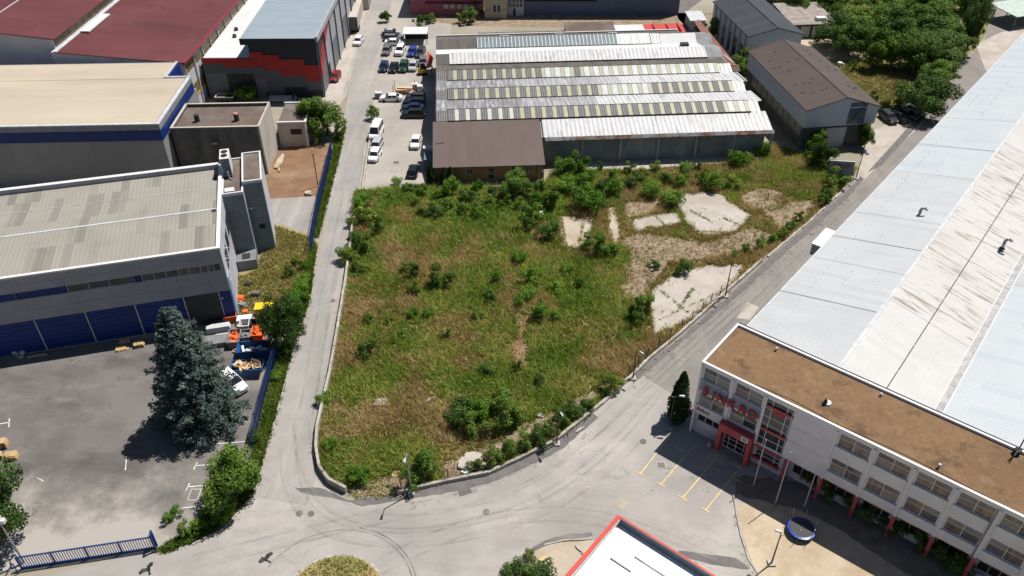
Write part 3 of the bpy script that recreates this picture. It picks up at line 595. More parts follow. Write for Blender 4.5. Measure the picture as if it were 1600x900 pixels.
# ground floor: recessed wall, red portal, columns
gh = [(.5,3.3,1.9,2.95), (3.95,6.95,.08,3.0), (7.7,10.5,.95,2.95)] + [(b+.35, b+BAY-.6, .9, 2.9) for b in bays[3:]]
MB(RZ(0,.28,0,0)).wall(10.9, 0, 3.2, .2, gh[:3]).build('ground_floor_wall', m_lightwall, S)
MB(RZ(0,.85,0,0)).wall(LS, 0, 3.2, .2, [(11.0,11.01,0,.01)] + gh[3:]).build('ground_floor_wall', m_lightwall, S)
T1 = RZ(0,.85,0,0)
T0 = RZ(0, .28, 0, 0)
window(S, T0, .5, 3.3, 1.9, 2.95, (.34,.67), (), m_whitetrim, m_black)
window(S, T0, 7.7, 10.5, .95, 2.95, (.24,.76), (.3,.62), m_whitetrim, m_glass)
for b in bays[3:]:
    window(S, T1, b+.35, b+BAY-.6, .9, 2.9, (.36,.7), (.62,), m_cream, m_black)
    MB().box(b+.0, b+BAY-.36, .12, .2, 3.0, 3.19).build('red_blind', m_letter, S)
p = MB(); p.box(3.5, 3.95, -.9, .2, 0, 3.3); p.box(6.95, 7.4, -.9, .2, 0, 3.3); p.box(3.5, 7.4, -.9, .2, 3.303, 4.35); p.build('portal', m_pink, S)
MB().box(6.2, 7.0, -.95, -.903, 3.45, 4.15).build('portal_sign', m_whitetrim, S)
lg = MB(); lg.T = upright(6.6, -.955, 3.8); lg.lathe([(.24,0),(.24,.02)], 14); lg.build('emblem', m_signblue, S)
d_ = window(S, T0, 3.95, 6.95, .08, 3.0, (.2,.5,.8), (.25,.5,.72), m_whitetrim, m_black, name='entrance_door')
MB().box(4.5, 6.3, .12, .28, 2.2, 2.9).build('entrance_blind', m_letter, S)
MB().box(3.4, 7.5, -1.6, -.903, 0, .1).build('entrance_step', m_kerb, S)
for z, t in ((1.05, .3), (2.95, .26)): MB().box(7.5, 10.6, -.02, .276, z-t/2, z+t/2).build('red_band', m_pink, S)
for b in [bays[3]] + [bays[i] for i in range(4, 13)]:
    MB().box(b-.34, b+.0, -.16, .25, 0, 3.196).build('column', m_pink, S)
for i in (4, 5, 8): # air-conditioner boxes under the ground floor windows
    a = MB(); a.box(bays[i]+.7, bays[i]+1.5, .45, .84, .25, .85); a.build('air_conditioner', m_lgrey, S)
MB().box(10.4, 10.46, -.1, -.05, 3.2, 9.9).build('downpipe', m_lightwall, S)
MB().box(29.55, 29.66, -.16, -.145, 3.2, 10.2).build('downpipe', m_grey, S)

MB().poly([(.3,.3,10.426),(LS-.3,.3,10.426),(LS-.3,DS-.3,10.426),(.3,DS-.3,10.426)]).build('damp_patches', film('damp_film', (.075,.055,.038), scale=.28, amt=.6, thr=(.54,.74)), S)
MB().path([(LS*.12,.6,10.44),(LS*.2,.9,10.45),(LS*.3,.55,10.44),(LS*.44,.8,10.45),(LS*.6,.5,10.44)], .03, 4).build('cable', m_dark, S)
for u_, v_, h_ in ((5.2,6.9,.35),(16.5,7.2,.3),(24.0,1.2,.45),(30.5,6.6,.35)): MB(Matrix.Translation((u_,v_,10.42))).lathe([(.11,0),(.10,h_),(.15,h_),(.15,h_+.06)], 8).build('vent_stub', m_gutter, S)
# rooftop clutter on the office roof
vp = S.matrix_basis @ Vector((0,0,0))
def onS(u, v, z): 
    a = R(SA); return (SO[0]+u*math.cos(a)-v*math.sin(a), SO[1]+u*math.sin(a)+v*math.cos(a), z)
p = loc_uv(G(1288,634,10.2), SO, SA)
v_ = thing('roof_vent', 'small dark roof vent with white cowl on the brown gravel roof', 'vent', onS(*p, 10.42))
MB().lathe([(.22,0),(.2,.5),(.1,.55),(.1,.8)], 10).build('pipe', m_dark, v_); MB().lathe([(.25,.0),(.42,.02),(.4,.2),(.15,.3)], 10).build('cowl', m_whitetrim, v_).location = (.25,.1,0)
p = loc_uv(G(1592,700,10.7), SO, SA)
v_ = thing('antenna_mast', 'short dark antenna mast at the far edge of the gravel roof', 'antenna', onS(p[0], 7.6, 10.71))
MB().lathe([(.4,0),(.35,.3),(.1,.4)], 8).build('mast_base', m_dark, v_); MB().tube((0,0,.2),(0,0,2.6),.06).build('mast', m_dark, v_)
MB().tube((-.9,-.9,.5),(.5,.5,.6),.05).build('cross_arm', m_dark, v_)

# ---- long white hall behind it
Wh = thing('production_hall', 'long white sheet roofed production hall stretching beside the side road', 'hall', SO, SA)
V0, V1 = 8.35, 168.0
def rf(u0, z0, u1, z1, v0, v1, m, name='roof_sheet', t=.12, gap=.03):
    e0, e1 = (u0+.012*v0, u0+.012*v1) if u0 < 0 else (u0, u0)   # the road-side edge runs slightly inwards
    return MB().slab([(e0,v0+gap,z0),(u1,v0+gap,z1),(u1,v1-gap,z1),(e1,v1-gap,z0)], t).build(name, m, Wh)
for k, (v0, v1, m) in enumerate(((V0,30,m_hallA),(30,44.5,m_hallA),(44.5,60,m_hallA),(60,84,m_hallB),(84,110,m_hallB),(110,V1,m_hallB))): rf(-.15, 8.0, 11.55, 10.4, v0, v1, m)
for v0, v1, m in ((V0,24,m_hallD),(24,40,m_hallC),(40,64,m_hallC),(64,75,m_hallC),(75,V1,m_hallD)): 
    rf(11.58, 10.4, 16.4, 9.28, v0, v1, m); rf(16.46, 9.26, 21.2, 8.15, v0, v1, m)
for v0, v1, m in ((V0,40,m_hallB),(40,V1,m_hallA)): rf(22.1, 8.15, 33.5, 10.5, v0, v1, m)
rf(33.55, 10.5, 45, 8.0, V0, V1, m_hallA)
rf(31.2, 10.09, 33.4, 10.52, V0, 20, m_gutter, 'roof_louvre', .06)
MB().box(11.38, 11.75, V0, V1, 10.36, 10.47).build('ridge_cap', m_lgrey, Wh)
for k in range(22):
    v0 = V0 + k*5.4; MB().box(16.38, 16.48, v0, v0+4.9, 9.25, 9.33).build('joint_strip', m_dark, Wh)
MB().box(21.2, 22.1, V0, V1, 7.95, 8.02).build('valley_gutter', m_gutter, Wh); 
for x in (21.2, 22.0): MB().box(x, x+.1, V0, V1, 8.0, 8.3).build('gutter_edge', m_whitetrim, Wh)
MB().slab([(-.36+.012*V0,V0,8.0),(-.16+.012*V0,V0,8.0),(-.16+.012*V1,V1,8.0),(-.36+.012*V1,V1,8.0)], .18).build('eaves_gutter', m_lgrey, Wh)
MB().sideprism([(2.2,0),(45,0),(45,7.8),(33.5,10.3),(22,7.9),(21.2,7.9),(11.55,10.2),(2.2,8.2)], V0+.2, V1-.2).build('wall', m_white, Wh)
MB().box(11.3, 11.9, V0-.05, V0+.0, 9.9, 10.3).build('end_flashing', m_dark, Wh)
fl = MB(); fl.box(0, 45, V0-.1, V0-.005, 9.9, 10.75); fl.build('upstand', m_dark, Wh)
m_fix = M('fixing_strip', (.39,.41,.425), (.33,.345,.36), 1, rough=.6)
for u_, z_ in ((2.9,8.62),(5.8,9.22),(8.7,9.81),(13.9,9.87),(18.8,8.72),(25.0,8.75),(28.0,9.37)):
    fx = MB(); v_ = V0+.6
    while v_ < 120:
        if random.random() < .35: fx.box(u_-.02, u_+.02, v_, v_+random.uniform(.12,.5), z_-.02, z_+.045)
        v_ += random.uniform(.5, 1.2)
    o_ = fx.build('fixing_row', m_fix, Wh); o_['kind'] = 'stuff'
for v_ in (20.5, 36.5, 71.0): MB().slab([(-.1,v_,8.06),(11.4,v_,10.42),(11.4,v_+.10,10.42),(-.1,v_+.06,8.06)], .03).build('sheet_lap', m_fix, Wh)
# loading canopy boxed out on the road side
p = loc_uv(G(1283,385,6), SO, SA)
MB().box(-1.6, -.01, p[1]-1.6, p[1]+3.2, 5.2, 6.9).build('canopy_box', m_greyclad, Wh); MB().box(-1.7, -.02, p[1]-1.7, p[1]+3.3, 6.903, 7.05).build('canopy_roof', m_whitetrim, Wh)
for (px, py, hh, lab) in ((1436,336,9.6,'grey gooseneck vent pipe on the pale slope nearest the side road'),(1567,385,9.3,'dark gooseneck vent pipe on the streaked roof slope')):
    u, v = loc_uv(G(px,py,hh), SO, SA)
    g_ = thing('gooseneck_vent', lab, 'vent pipe', onS(u, v, hh-.35), SA)
    MB().lathe([(.5,0),(.42,.2),(.27,.3)], 10).build('flashing', m_dark, g_)
    pth = [(0,0,.2),(0,0,1.5),(.12,0,1.8),(.4,.1,2.0),(.75,.2,1.95),(.9,.25,1.7)]
    MB().path(pth, .25, 10).build('pipe', m_steel, g_, True); g_.scale = (.78,.78,.78)

# ---- red edged roof in the foreground
Rd = thing('showroom', 'low building with ribbed white roof and bright red parapet edge', 'building', onS(2.2,-19.1,0), SA)
MB().box(.15, 16, -18, -.15, 0, 5.1).build('wall', m_white, Rd)
MB().slab([(.5,-18,5.25),(16,-18,5.25),(16,-1.1,5.6),(.5,-1.1,5.6)], .1).build('roof', M('bright_sheet_roof', (.66,.70,.70), (.62,.66,.665), .3, rough=.4, ribs=(0,.3,.03)), Rd)
MB().box(.5, 16, -1.1, -.32, 5.0, 5.05).build('gutter', m_gutter, Rd)
c_ = MB(); c_.box(0, .42, -18, 0, 4.6, 6.0); c_.build('parapet', m_red, Rd); c2_ = MB(); c2_.box(.42, 16, -.2, 0, 4.6, 6.0); c2_.build('parapet', m_red, Rd)
MB().box(.423, 16, -.26, -.203, 5.05, 5.96).build('parapet_lining', M('blue_grey_lining', (.16,.21,.26), None, 1, rough=.5), Rd)
MB().box(.423, .5, -18, -.27, 5.5, 5.9).build('parapet_lining', m_lgrey, Rd)
for x0, y0, l in ((2.0,-4.2,2.2),(3.6,-2.7,7.0),(9.0,-5.5,3.0)): MB().box(x0, x0+l, y0, y0+.12, 5.55, 5.66).build('snow_guard', m_gutter, Rd)

# ---- west hall: grey clad front with blue doors
LO, LA = (-36.7, 84.2), 15.0
Lh = thing('workshop_hall', 'grey clad workshop hall with dark blue garage doors and pale ribbed roof', 'hall', LO, LA)
X0 = -52.0; DB = 5.9
MB().box(X0, -.35, .35, 22.2, 0, 10.4).build('wall_core', m_greywall, Lh)
dz = 4.95
for k in range(9):
    a1 = -1.55 - 4.4 + 0 if k == 0 else -5.95 - DB*(k-1); a0 = a1 - DB
for k in range(8):                                    # doors, window ribbon and cladding, bay by bay
    a1 = -5.98 - DB*k; a0 = a1 - DB
    if a0 < X0: break
    dr = MB(); n = 7
    for j in range(n): dr.box(a0+.12, a1-.12, .12, .30, .05+j*dz/n, .05+(j+1)*dz/n-.045)
    dr.build('garage_door', m_blue, Lh)
MB().box(-5.86, -1.62, .14, .3, .05, dz).build('roller_door', M('grey_shutter', (.060,.060,.064), (.045,.045,.048), .5, rough=.4, ribs=(2,.12,.02)), Lh)
MB().box(-1.46, -.12, .06, .3, .05, dz).build('blue_panel', m_blue, Lh)
for k in range(9): 
    x = -5.92 - DB*k
    if x > X0: MB().box(x-.07, x+.07, .02, .32, 0, dz+.05).build('door_post', m_lgrey, Lh)
MB().box(-1.60, -1.47, .02, .32, 0, dz+.05).build('door_post', m_lgrey, Lh)
MB().box(X0, 0, -.0, .34, 0, .045).build('plinth', m_kerb, Lh)
for z0, z1 in ((5.05,6.6),(6.62,8.32),(9.43,10.5),(10.52,11.55)):
    for k in range(10):
        a1 = 0 - DB*k if k == 0 else -DB*k; a0 = max(a1-DB, X0)
        if a1 <= X0: break
        MB().box(a0+.012, a1-.012, 0, .32, z0, z1).build('cladding_panel', m_greyclad, Lh)
x = -.5; wi = 0
wids = [.75,.75,.9,1.35,1.35,1.45,1.45,1.4,.95,2.9,2.35,2.45,5.9,5.9,5.9,5.9,5.9]
for wd_ in wids:
    if x - wd_ < X0: break
    gm = m_glasscur if 0 < wi < 5 else (m_bluewall if wi in (8,12,13,14,15,16) else m_glass)
    f = MB(); f.box(x-wd_+.0, x-wd_+.06, .04, .2, 8.33, 9.42); f.box(x-wd_+.06, x-.0, .05, .2, 8.33, 8.39); f.box(x-wd_+.06, x, .05, .2, 9.36, 9.42)
    wo_ = f.build('window', m_lgrey if gm is not m_bluewall else m_grey, Lh); MB().box(x-wd_+.06, x, .12, .16, 8.39, 9.36).build('pane', gm, wo_)
    x -= wd_; wi += 1
MB().box(-.5, 0, .0, .3, 8.325, 9.425).build('cladding_panel', m_greyclad, Lh)
# side wall facing the verge
MB().box(-.32, -.003, .325, 22.2, 0, 11.55).build('side_wall', m_lightwall, Lh)
for v0 in (3.0, 7.0, 11.0): MB().box(-.0, .06, v0, v0+2.4, 6.2, 8.8).build('side_window', m_glass, Lh)
MB().box(0, .08, .4, 2.2, .2, 6.8).build('blue_side_panel', M('light_blue_panel', (.25,.42,.60), None, 1, rough=.5), Lh)
# roof in three folds with parapets
def lrf(v0, z0, v1, z1):
    MB().slab([(X0,v0,z0),(-.5,v0,z0),(-.5,v1,z1),(X0,v1,z1)], .12).build('roof', m_lroof, Lh)
lrf(.4, 11.25, 10.0, 11.55); lrf(10.02, 11.55, 16.7, 11.05); lrf(16.72, 11.05, 21.6, 11.35)
MB().box(X0, -.5, 16.62, 16.8, 11.0, 11.09).build('valley_strip', m_gutter, Lh); MB().box(X0, -.5, 9.85, 10.15, 11.53, 11.60).build('ridge_strip', m_lgrey, Lh)
cp = MB(); cp.box(X0, .08, -.06, .38, 11.553, 11.78); cp.build('coping', m_whitetrim, Lh); MB().box(-.42, .08, .383, 22.25, 11.553, 11.80).build('coping', m_whitetrim, Lh)
MB().box(X0, -.42, 21.7, 22.2, 11.0, 12.0).build('parapet', m_greyclad, Lh); MB().box(X0, -.42, 21.65, 22.3, 12.003, 12.08).build('coping', m_whitetrim, Lh)
for v0 in (9.6, 19.2): MB().box(-1.15, -.6, v0-.3, v0+.3, 11.3, 11.62).build('roof_outlet', m_dark, Lh)
for (px_, pz_) in ((-1.4,7.4),(-1.1,4.1)): MB().tube((px_,0,pz_),(px_-.1,-.5,pz_+.15),.07).build('wall_lamp', m_whitetrim, Lh)
for v0,z0 in ((1.2,9.2),(4.0,9.0),(1.0,6.0)): MB().tube((0,v0,z0),(.55,v0-.1,z0+.1),.06).build('wall_lamp', m_whitetrim, Lh)
# stair tower annex beside it: two stepped blocks, dark fronts, pale lit sides
An = thing('stair_tower', 'stepped stair tower with two dark front panels and pale sides beside the grey hall', 'tower', LO, LA)
def block_(u0, u1, v0, v1, h):
    MB().box(u0, u1, v0+.05, v1, 0, h).build('tower_wall', m_lightwall, An)
    for j, (za, zb) in enumerate(((0.0,h*.5-.02),(h*.5,h-.25))): MB().box(u0+.12, u1-.12, v0-.02, v0+.048, za, zb).build('front_panel', m_shaft, An)
    ring(MB(), u0-.03, u1+.03, v0, v1, h+.003, h+.28, .22).build('parapet', m_whitetrim, An)
    MB().box(u0+.2, u1-.2, v0+.23, v1-.23, h+.003, h+.06).build('flat_roof', m_brownroof, An)
block_(.02, 2.85, 14.2, 24.6, 11.0); block_(2.87, 5.55, 15.8, 24.6, 11.7)
MB().box(3.9, 4.7, 15.74, 15.779, 3.9, 4.7).build('front_window', m_black, An)
MB().tube((2.9,15.7,7.6),(3.5,15.1,7.9),.1).build('wall_lamp', m_whitetrim, An)
MB().box(.4, 1.7, 14.6, 15.6, 11.08, 11.4).build('roof_box', m_whitetrim, An)
b_ = MB(); b_.box(.05, 2.85, 11.4, 14.15, 0, 1.6); b_.build('low_porch', m_grey, An); MB().box(.9, 2.0, 11.9, 13.2, 1.603, 1.7).build('porch_hatch', m_dark, An)
ac = thing('rooftop_unit', 'tall white rooftop cooling unit with two fans behind the pale roof', 'cooling unit', (*[(Matrix.Translation((*LO,0)) @ Matrix.Rotation(R(LA),4,'Z') @ Vector((.85,20.6,0)))[i] for i in (0,1)], 11.06), LA)
MB().box(-.65, .65, -1.5, 1.5, .3, 3.1).build('casing', m_whitetrim, ac); MB().box(-.55, .55, -1.503, -1.53, .4, 3.0).build('front_panel', M('slate_panel', (.10,.13,.17), None, 1, rough=.5), ac)
for y_ in (-.6, .6):
    f = MB(); f.T = Matrix.Translation((0, y_, 3.1)); f.lathe([(.48,0),(.48,.08),(.38,.08),(.38,.02)], 14); f.build('fan', m_dark, ac)
mb = MB(); [mb.box(x_-.08, x_+.08, y_-.08, y_+.08, 0, .3) for x_ in (-.5,.5) for y_ in (-1.3,1.3)]; mb.build('support_feet', m_dark, ac)
MB().path([(.1,-1.5,1.2),(.1,-1.8,1.0),(.2,-1.9,.2),(.5,-2.3,.1)], .12).build('pipe', m_steel, ac)

# ---- beige flat roofed hall with blue band
BO, BA = (-56.8, 120.0), 2.4
Bh = thing('warehouse', 'grey warehouse with flat beige roof and wide blue band', 'warehouse', BO, BA)
MB().box(-60, 0, 0, 20.5, 0, 8.2).build('wall', m_greywall, Bh)
MB().box(-60.05, .04, -.04, 19.2, 8.203, 10.1).build('blue_band', m_bluewall, Bh)
MB().box(-60.08, .08, -.08, 19.0, 10.103, 11.0).build('parapet', M('parapet_grey', (.24,.245,.27), None, .5, rough=.5), Bh)
MB().box(-60, -.75, .5, 18.4, 11.0, 11.06).build('roof', m_beige, Bh)
cp = MB(); cp.box(-60.1, .1, -.1, .45, 11.003, 11.2); cp.box(-.5, .1, .453, 19.1, 11.003, 11.2); cp.build('coping', m_lgrey, Bh)
MB().box(-60, -4.3, 18.4, 26, 8.0, 11.0).build('rear_block', m_greywall, Bh); MB().box(-60, -4.6, 18.3, 25.6, 11.003, 11.06).build('roof', m_beige, Bh)
cp = MB(); cp.box(-4.55, -4.2, 18.6, 26, 11.003, 11.2); cp.box(-4.55, .1, 18.5, 18.85, 11.203, 11.3); cp.build('coping', m_lgrey, Bh)
MB().box(-4.19, -4.0, 18.9, 26, 8.0, 10.9).build('blue_band', m_bluewall, Bh)

# ---- maroon roofed hall
MO = (-61.8, 146.6)
Mh = thing('factory_hall', 'large hall with maroon sheet roof in two heights and yellowed side glazing', 'hall', MO, -1.0)
MB().sideprism([(-24,0),(0,0),(0,10.4),(-24,12.4)], .1, 62).build('wall', m_lightwall, Mh)
MB().sideprism([(-75,0),(-24.02,0),(-24.02,14.0),(-38,15.6),(-75,11.5)], 2.0, 62).build('high_wall', m_lightwall, Mh)
MB().slab([(-23.4,-.2,12.5),(.3,-.2,10.6),(.3,64,10.6),(-23.4,64,12.5)], .15).build('low_roof', m_maroon, Mh)
MB().slab([(-38,1.6,15.9),(-23.4,1.6,14.3),(-23.4,64,14.3),(-38,64,15.9)], .15).build('high_roof', m_maroon, Mh)
MB().slab([(-75,1.6,11.8),(-38.03,1.6,15.9),(-38.03,64,15.9),(-75,64,11.8)], .15).build('high_roof', m_maroon, Mh)
MB().box(-38.12, -37.9, 1.6, 64, 15.87, 15.97).build('ridge_cap', m_lightwall, Mh)
for k in range(20): MB().box(-24.0, -23.9, 2.4+k*3, 5.2+k*3, 12.7, 14.0).build('clerestory_pane', m_ywin, Mh)
MB().box(-23.4, -22.7, -.2, 64, 12.51, 12.60).build('flashing', m_lgrey, Mh); MB().box(-22.8, -21.0, 10, 20, 12.52, 12.78).build('skylight_curb', m_whitetrim, Mh)
MB().box(.3, .75, -.3, 64, 10.3, 10.7).build('eaves_gutter', m_maroontrim, Mh)
for k in range(12):
    v0 = .8 + k*5
    MB().box(0, .05, v0, v0+4.6, 7.9, 9.9).build('glazing_panel', m_ywin, Mh); MB().box(0, .06, v0, v0+4.6, 3.0, 5.0).build('glazing_panel', m_ywin, Mh)
    MB().box(0, .30, v0-.35, v0-.1, 0, 10.3).build('wall_rib', m_lightwall, Mh)
MB().box(.06, .12, .3, 60, 2.7, 2.95).build('yellow_stripe', m_yellow, Mh)

# ---- sooty concrete building with chimneys
CO, CA = (-41.9, 123.5), 2.5
Ch = thing('boiler_house', 'old concrete building with sooty front, cream side wall and brown flat roof', 'building', CO, CA)
MB().box(-14.5, -.3, 0, .3, 0, 8.9).build('front_wall', m_oldconc, Ch); MB().box(-.297, 0, -.003, 9.4, 0, 9.05).build('side_wall', m_cream, Ch)
MB().box(-14.5, -.3, 9.1, 9.4, 0, 8.9).build('rear_wall', m_oldconc, Ch); MB().box(-14.5, -14.2, .3, 9.1, 0, 8.9).build('rear_wall', m_oldconc, Ch)
MB().box(-14.2, -.3, .3, 9.1, 8.0, 8.45).build('roof', m_brownroof, Ch)
cp = MB(); cp.box(-14.6, -.31, -.05, .33, 8.903, 9.02); cp.box(-14.6, -.31, 9.07, 9.45, 8.903, 9.02); cp.box(-14.6,-14.2,.34,9.06,8.903,9.02); cp.build('coping', m_cream, Ch)
for u_, h_ in ((-11.2,.9),(-4.6,1.1)):
    k_ = thing('chimney', 'short dark chimney with pink cap on the brown flat roof' if u_ > -6 else 'short black chimney near the blue wall on the brown flat roof', 'chimney', (CO[0]+u_*math.cos(R(CA)), CO[1]+3.4+u_*math.sin(R(CA)), 8.45), CA)
    MB().lathe([(.42,0),(.42,h_),(.34,h_),(.34,h_-.2)], 12).build('stack', m_dark, k_); MB().lathe([(.36,h_+.02),(.44,h_+.12),(.36,h_+.3),(.1,h_+.34)], 12).build('cap', M('pink_cap', (.42,.20,.17), None, 1) if u_ > -6 else m_dark, k_)
MB().box(-8.2, -7.4, -.35, -.003, 6.0, 6.25).build('vent_hood', m_cream, Ch)
C2 = thing('gatehouse', 'low annex with brown flat roof and dark window next to a leafy tree', 'building', (-42.0, 133.4), 3)
MB(RZ(0,0,0,0)).wall(5.0, 0, 4.7, .25, [(2.2,4.2,2.4,3.5)]).build('wall', m_cream, C2); MB().box(.2, 5.0, .25, 8.2, 0, 4.7).build('wall_core', m_cream, C2)
MB().box(.2, 4.8, .2, 8.0, 4.703, 4.75).build('roof', m_brownroof, C2); 
cp = MB(); cp.box(0, 5.2, -.15, .2, 4.703, 4.95); cp.box(4.85, 5.2, .203, 8.2, 4.703, 4.95); cp.box(0, 5.2, 8.0, 8.35, 4.703, 4.95); cp.build('coping', m_whitetrim, C2)
window(C2, I4, 2.2, 4.2, 2.4, 3.5, (.5,), (), m_dark, M('brown_shutter', (.05,.03,.028), None, 2))
MB().box(4.75, 5.15, -.12, .2, 0, 4.7).build('corner_pier', m_whitetrim, C2)

# ---- black, red and grey clad building
KO, KA = (-38.1, 154.7), 0.5
Kh = thing('clad_office', 'black building with stepped red cladding band and blue grey ribbed roof', 'building', KO, KA)
MB().box(-13.3, -.06, .1, 62, 0, 12.0).build('wall', m_navy, Kh)
MB().box(-23.0, -13.32, .1, 60, 0, 7.9).build('low_wall', m_navy, Kh); MB().box(-22.9, -13.32, .5, 60, 7.903, 8.0).build('low_roof', m_wflat, Kh); MB().box(-23.05, -13.32, .08, .45, 7.903, 8.2).build('parapet', m_navy, Kh)
MB().slab([(-14.4,-.7,12.4),(.1,-.7,12.4),(.1,62,12.9),(-14.4,62,12.9)], .35).build('roof', m_blroof, Kh)
MB().box(.11, .55, -.8, 62, 11.7, 12.75).build('eaves_fascia', m_silver, Kh); MB().box(-14.5, .1, -.8, -.705, 11.2, 12.45).build('eaves_fascia', m_navy, Kh)
def clad(pts, m, d):                                    # cladding panels: polygon in (u,z) on the front
    P = [(x,-d,z) for x,z in pts]; Q = [(x,.095,z) for x,z in pts]; n = len(pts)
    MB().add(P+Q, [tuple(range(n)), tuple(range(2*n-1,n-1,-1))]+[(i,n+i,n+(i+1)%n,(i+1)%n) for i in range(n)]).build('cladding_panel', m, Kh)
for (a, b, z0, z1) in ((-22.9,-18.6,7.2,8.15),(-18.6,-13.35,6.4,8.15),(-13.33,-10.8,6.4,9.5),(-10.8,-7.7,5.7,8.9),(-7.7,-2.9,4.6,8.0),(-2.9,-.05,3.5,6.8)):
    clad([(a+.01,z0),(b-.01,z0),(b-.01,z1),(a+.01,z1)], m_cred, .03)
for (a, b, z0, z1, m) in ((-22.9,-18.62,5.2,7.18,m_cgrey),(-22.9,-18.62,0,5.18,m_cgrey2),(-18.6,-13.35,5.05,6.38,m_cgrey),(-13.33,-10.82,4.0,6.38,m_cgrey),(-13.2,-10.82,0,3.98,m_cgrey2),(-10.8,-7.72,3.2,5.68,m_cgrey),(-10.8,-7.72,0,3.18,m_cgrey),(-7.7,-2.92,2.2,4.58,m_cgrey),(-2.9,-.05,1.6,3.48,m_cgrey),(-7.7,-2.92,0,2.18,m_navy),(-2.9,-.05,0,1.58,m_navy)):
    clad([(a+.01,z0),(b-.01,z0),(b-.01,z1),(a+.01,z1)], m, .02)
MB().box(-18.6, -13.2, -.01, .09, 0, 5.0).build('shutter_door', m_dark, Kh)
MB().box(-.055, .02, .1, 62, 0, 11.9).build('side_cladding', m_silver, Kh)
for k in range(9):
    v0 = .12 + k*6.6
    MB().box(.02, .05, v0+.1, v0+6.4, 6.0, 11.6).build('side_panel', m_silver if k else m_navy, Kh); MB().box(.02, .045, v0+.1, v0+6.4, 0.2, 5.9).build('side_panel', m_silver if k % 2 else m_cgrey2, Kh)
    MB().tube((.22,v0,0),(.22,v0,11.8),.13,6).build('downpipe', m_dark, Kh)
for (v0, v1, za, zb) in ((.2,3.4,3.0,6.4),(3.4,6.5,5.2,8.6),(6.8,9.6,7.4,10.4),(9.6,12.6,9.0,11.6)):
    MB().add([(.06,v0,za),(.06,v1,za+1.2),(.06,v1,zb+1.0),(.06,v0,zb),(.03,v0,za),(.03,v1,za+1.2),(.03,v1,zb+1.0),(.03,v0,zb)],[(0,1,2,3),(7,6,5,4),(0,4,5,1),(1,5,6,2),(2,6,7,3),(3,7,4,0)]).build('red_side_panel', m_cred, Kh)
MB().box(.05, .12, 7.2, 9.6, 0, 3.6).build('side_door', m_black, Kh)
for (u0, v0) in ((-19.5,12),(-20.2,16)): MB().lathe([(.4,0),(.45,.5),(.2,.7)], 8, (u0, v0)).build('roof_vent', m_dark, Kh).location = (0,0,8.0)

# ---- saw-tooth factory in the middle
FO, FA = (-13.0, 127.0), 4.1
Fh = thing('saw_tooth_factory', 'saw tooth factory with rows of pale green skylight panels and shiny metal roof', 'factory', FO, FA)
UW = 57.6
def frf(v0, z0, v1, z1, m, u0=0, u1=UW, name='roof_sheet', t=.12, cuts=(0,1)):
    for a, b in zip(cuts[:-1], cuts[1:]):
        p, q = u0+(u1-u0)*a, u0+(u1-u0)*b
        MB().slab([(p+.01,v0,z0),(q-.01,v0,z0),(q-.01,v1,z1),(p+.01,v1,z1)], t).build(name, m(a) if callable(m) else m, Fh)
mm = lambda a: m_fmix if a < .45 else m_fwhite
frf(-1.6, 5.3, 3.2, 6.6, m_fwhite, 18.4, UW+.9, cuts=(0,.25,.5,.75,1))
prof = [(-1.2,0),(43.5,0),(43.5,6.2),(37,8.2),(34.5,7.0),(29.6,8.0),(26.6,7.0),(23.0,7.1),(20.6,6.3),(14.3,7.1),(11.9,6.3),(5.6,7.1),(3.2,6.3),(-1.2,5.1)]
b_ = MB(); b_.T = Matrix(((0,1,0,0),(1,0,0,0),(0,0,1,0),(0,0,0,1))); b_.sideprism(prof, .15, UW-.15); b_.build('wall', M('dark_render_wall', (.22,.225,.235), (.15,.155,.165), .4, stain=(.34,.35,.36), sscale=.35, samt=.6, stretch=(1,1,.5)), Fh)
for k in range(3):
    v0 = 3.2 + 8.7*k
    frf(v0, 6.6, v0+2.4, 7.45, m_skyd, 0, 2.1); frf(v0, 6.6, v0+2.4, 7.45, m_fwhite, 55.0+.4*(2-k), UW)
    sx0, sx1 = 2.15, 54.9 + .4*(2-k); n = 56; pair = 2*(sx1-sx0)/n
    for j in range(n):                                  # panels one by one: pale and dark in turn, standing on a curb
        light = j % 2 == 1; wpan = pair*(.41 if light else .59); a = sx0 + (j//2)*pair + (pair*.59 if light else 0)
        fade = (k == 0 and j > 50) or (k == 1 and 28 < j < 40) or (k == 2 and j > 30)
        m = (m_sky2 if j < 13 and k == 0 else m_sky1) if light else (m_lgrey if fade or (k == 2 and j > 18 and random.random() < .5) else m_skyd)
        MB().slab([(a+.03,v0-.25,6.80),(a+wpan-.03,v0-.25,6.80),(a+wpan-.03,v0+2.35,7.64),(a+.03,v0+2.35,7.64)], .08).build('skylight_panel', m, Fh)
    MB().slab([(sx0,v0-.1,6.72),(sx1,v0-.1,6.72),(sx1,v0+2.3,7.56),(sx0,v0+2.3,7.56)], .25).build('skylight_curb', m_dark, Fh)
    MB().box(sx0-.1, sx1+.1, v0-.32, v0-.2, 6.45, 6.74).build('curb_shadow_line', m_dark, Fh); MB().box(sx0-.1, sx1+.1, v0+2.38, v0+2.52, 7.3, 7.68).build('curb_shadow_line', m_dark, Fh)  # dark strips paint the shadow lines along both skylight edges
    if k < 2:
        frf(v0+2.4, 7.45, v0+8.7, 6.6, (lambda a, k=k: (m_fmix if a < (.5 if k == 0 else .6) else m_fwhite)), 0, UW+.6-.2*k, cuts=(0,.25,.5,.6,.8,1))
    MB().slab([(UW+.62,v0+2.4,7.55),(UW+.80,v0+2.4,7.55),(UW+.80,v0+8.6,6.68),(UW+.62,v0+8.6,6.68)], .25).build('gable_flashing', m_whitetrim, Fh)
frf(23.0, 7.45, 26.6, 7.25, m_fgrey, 0, UW-.6)
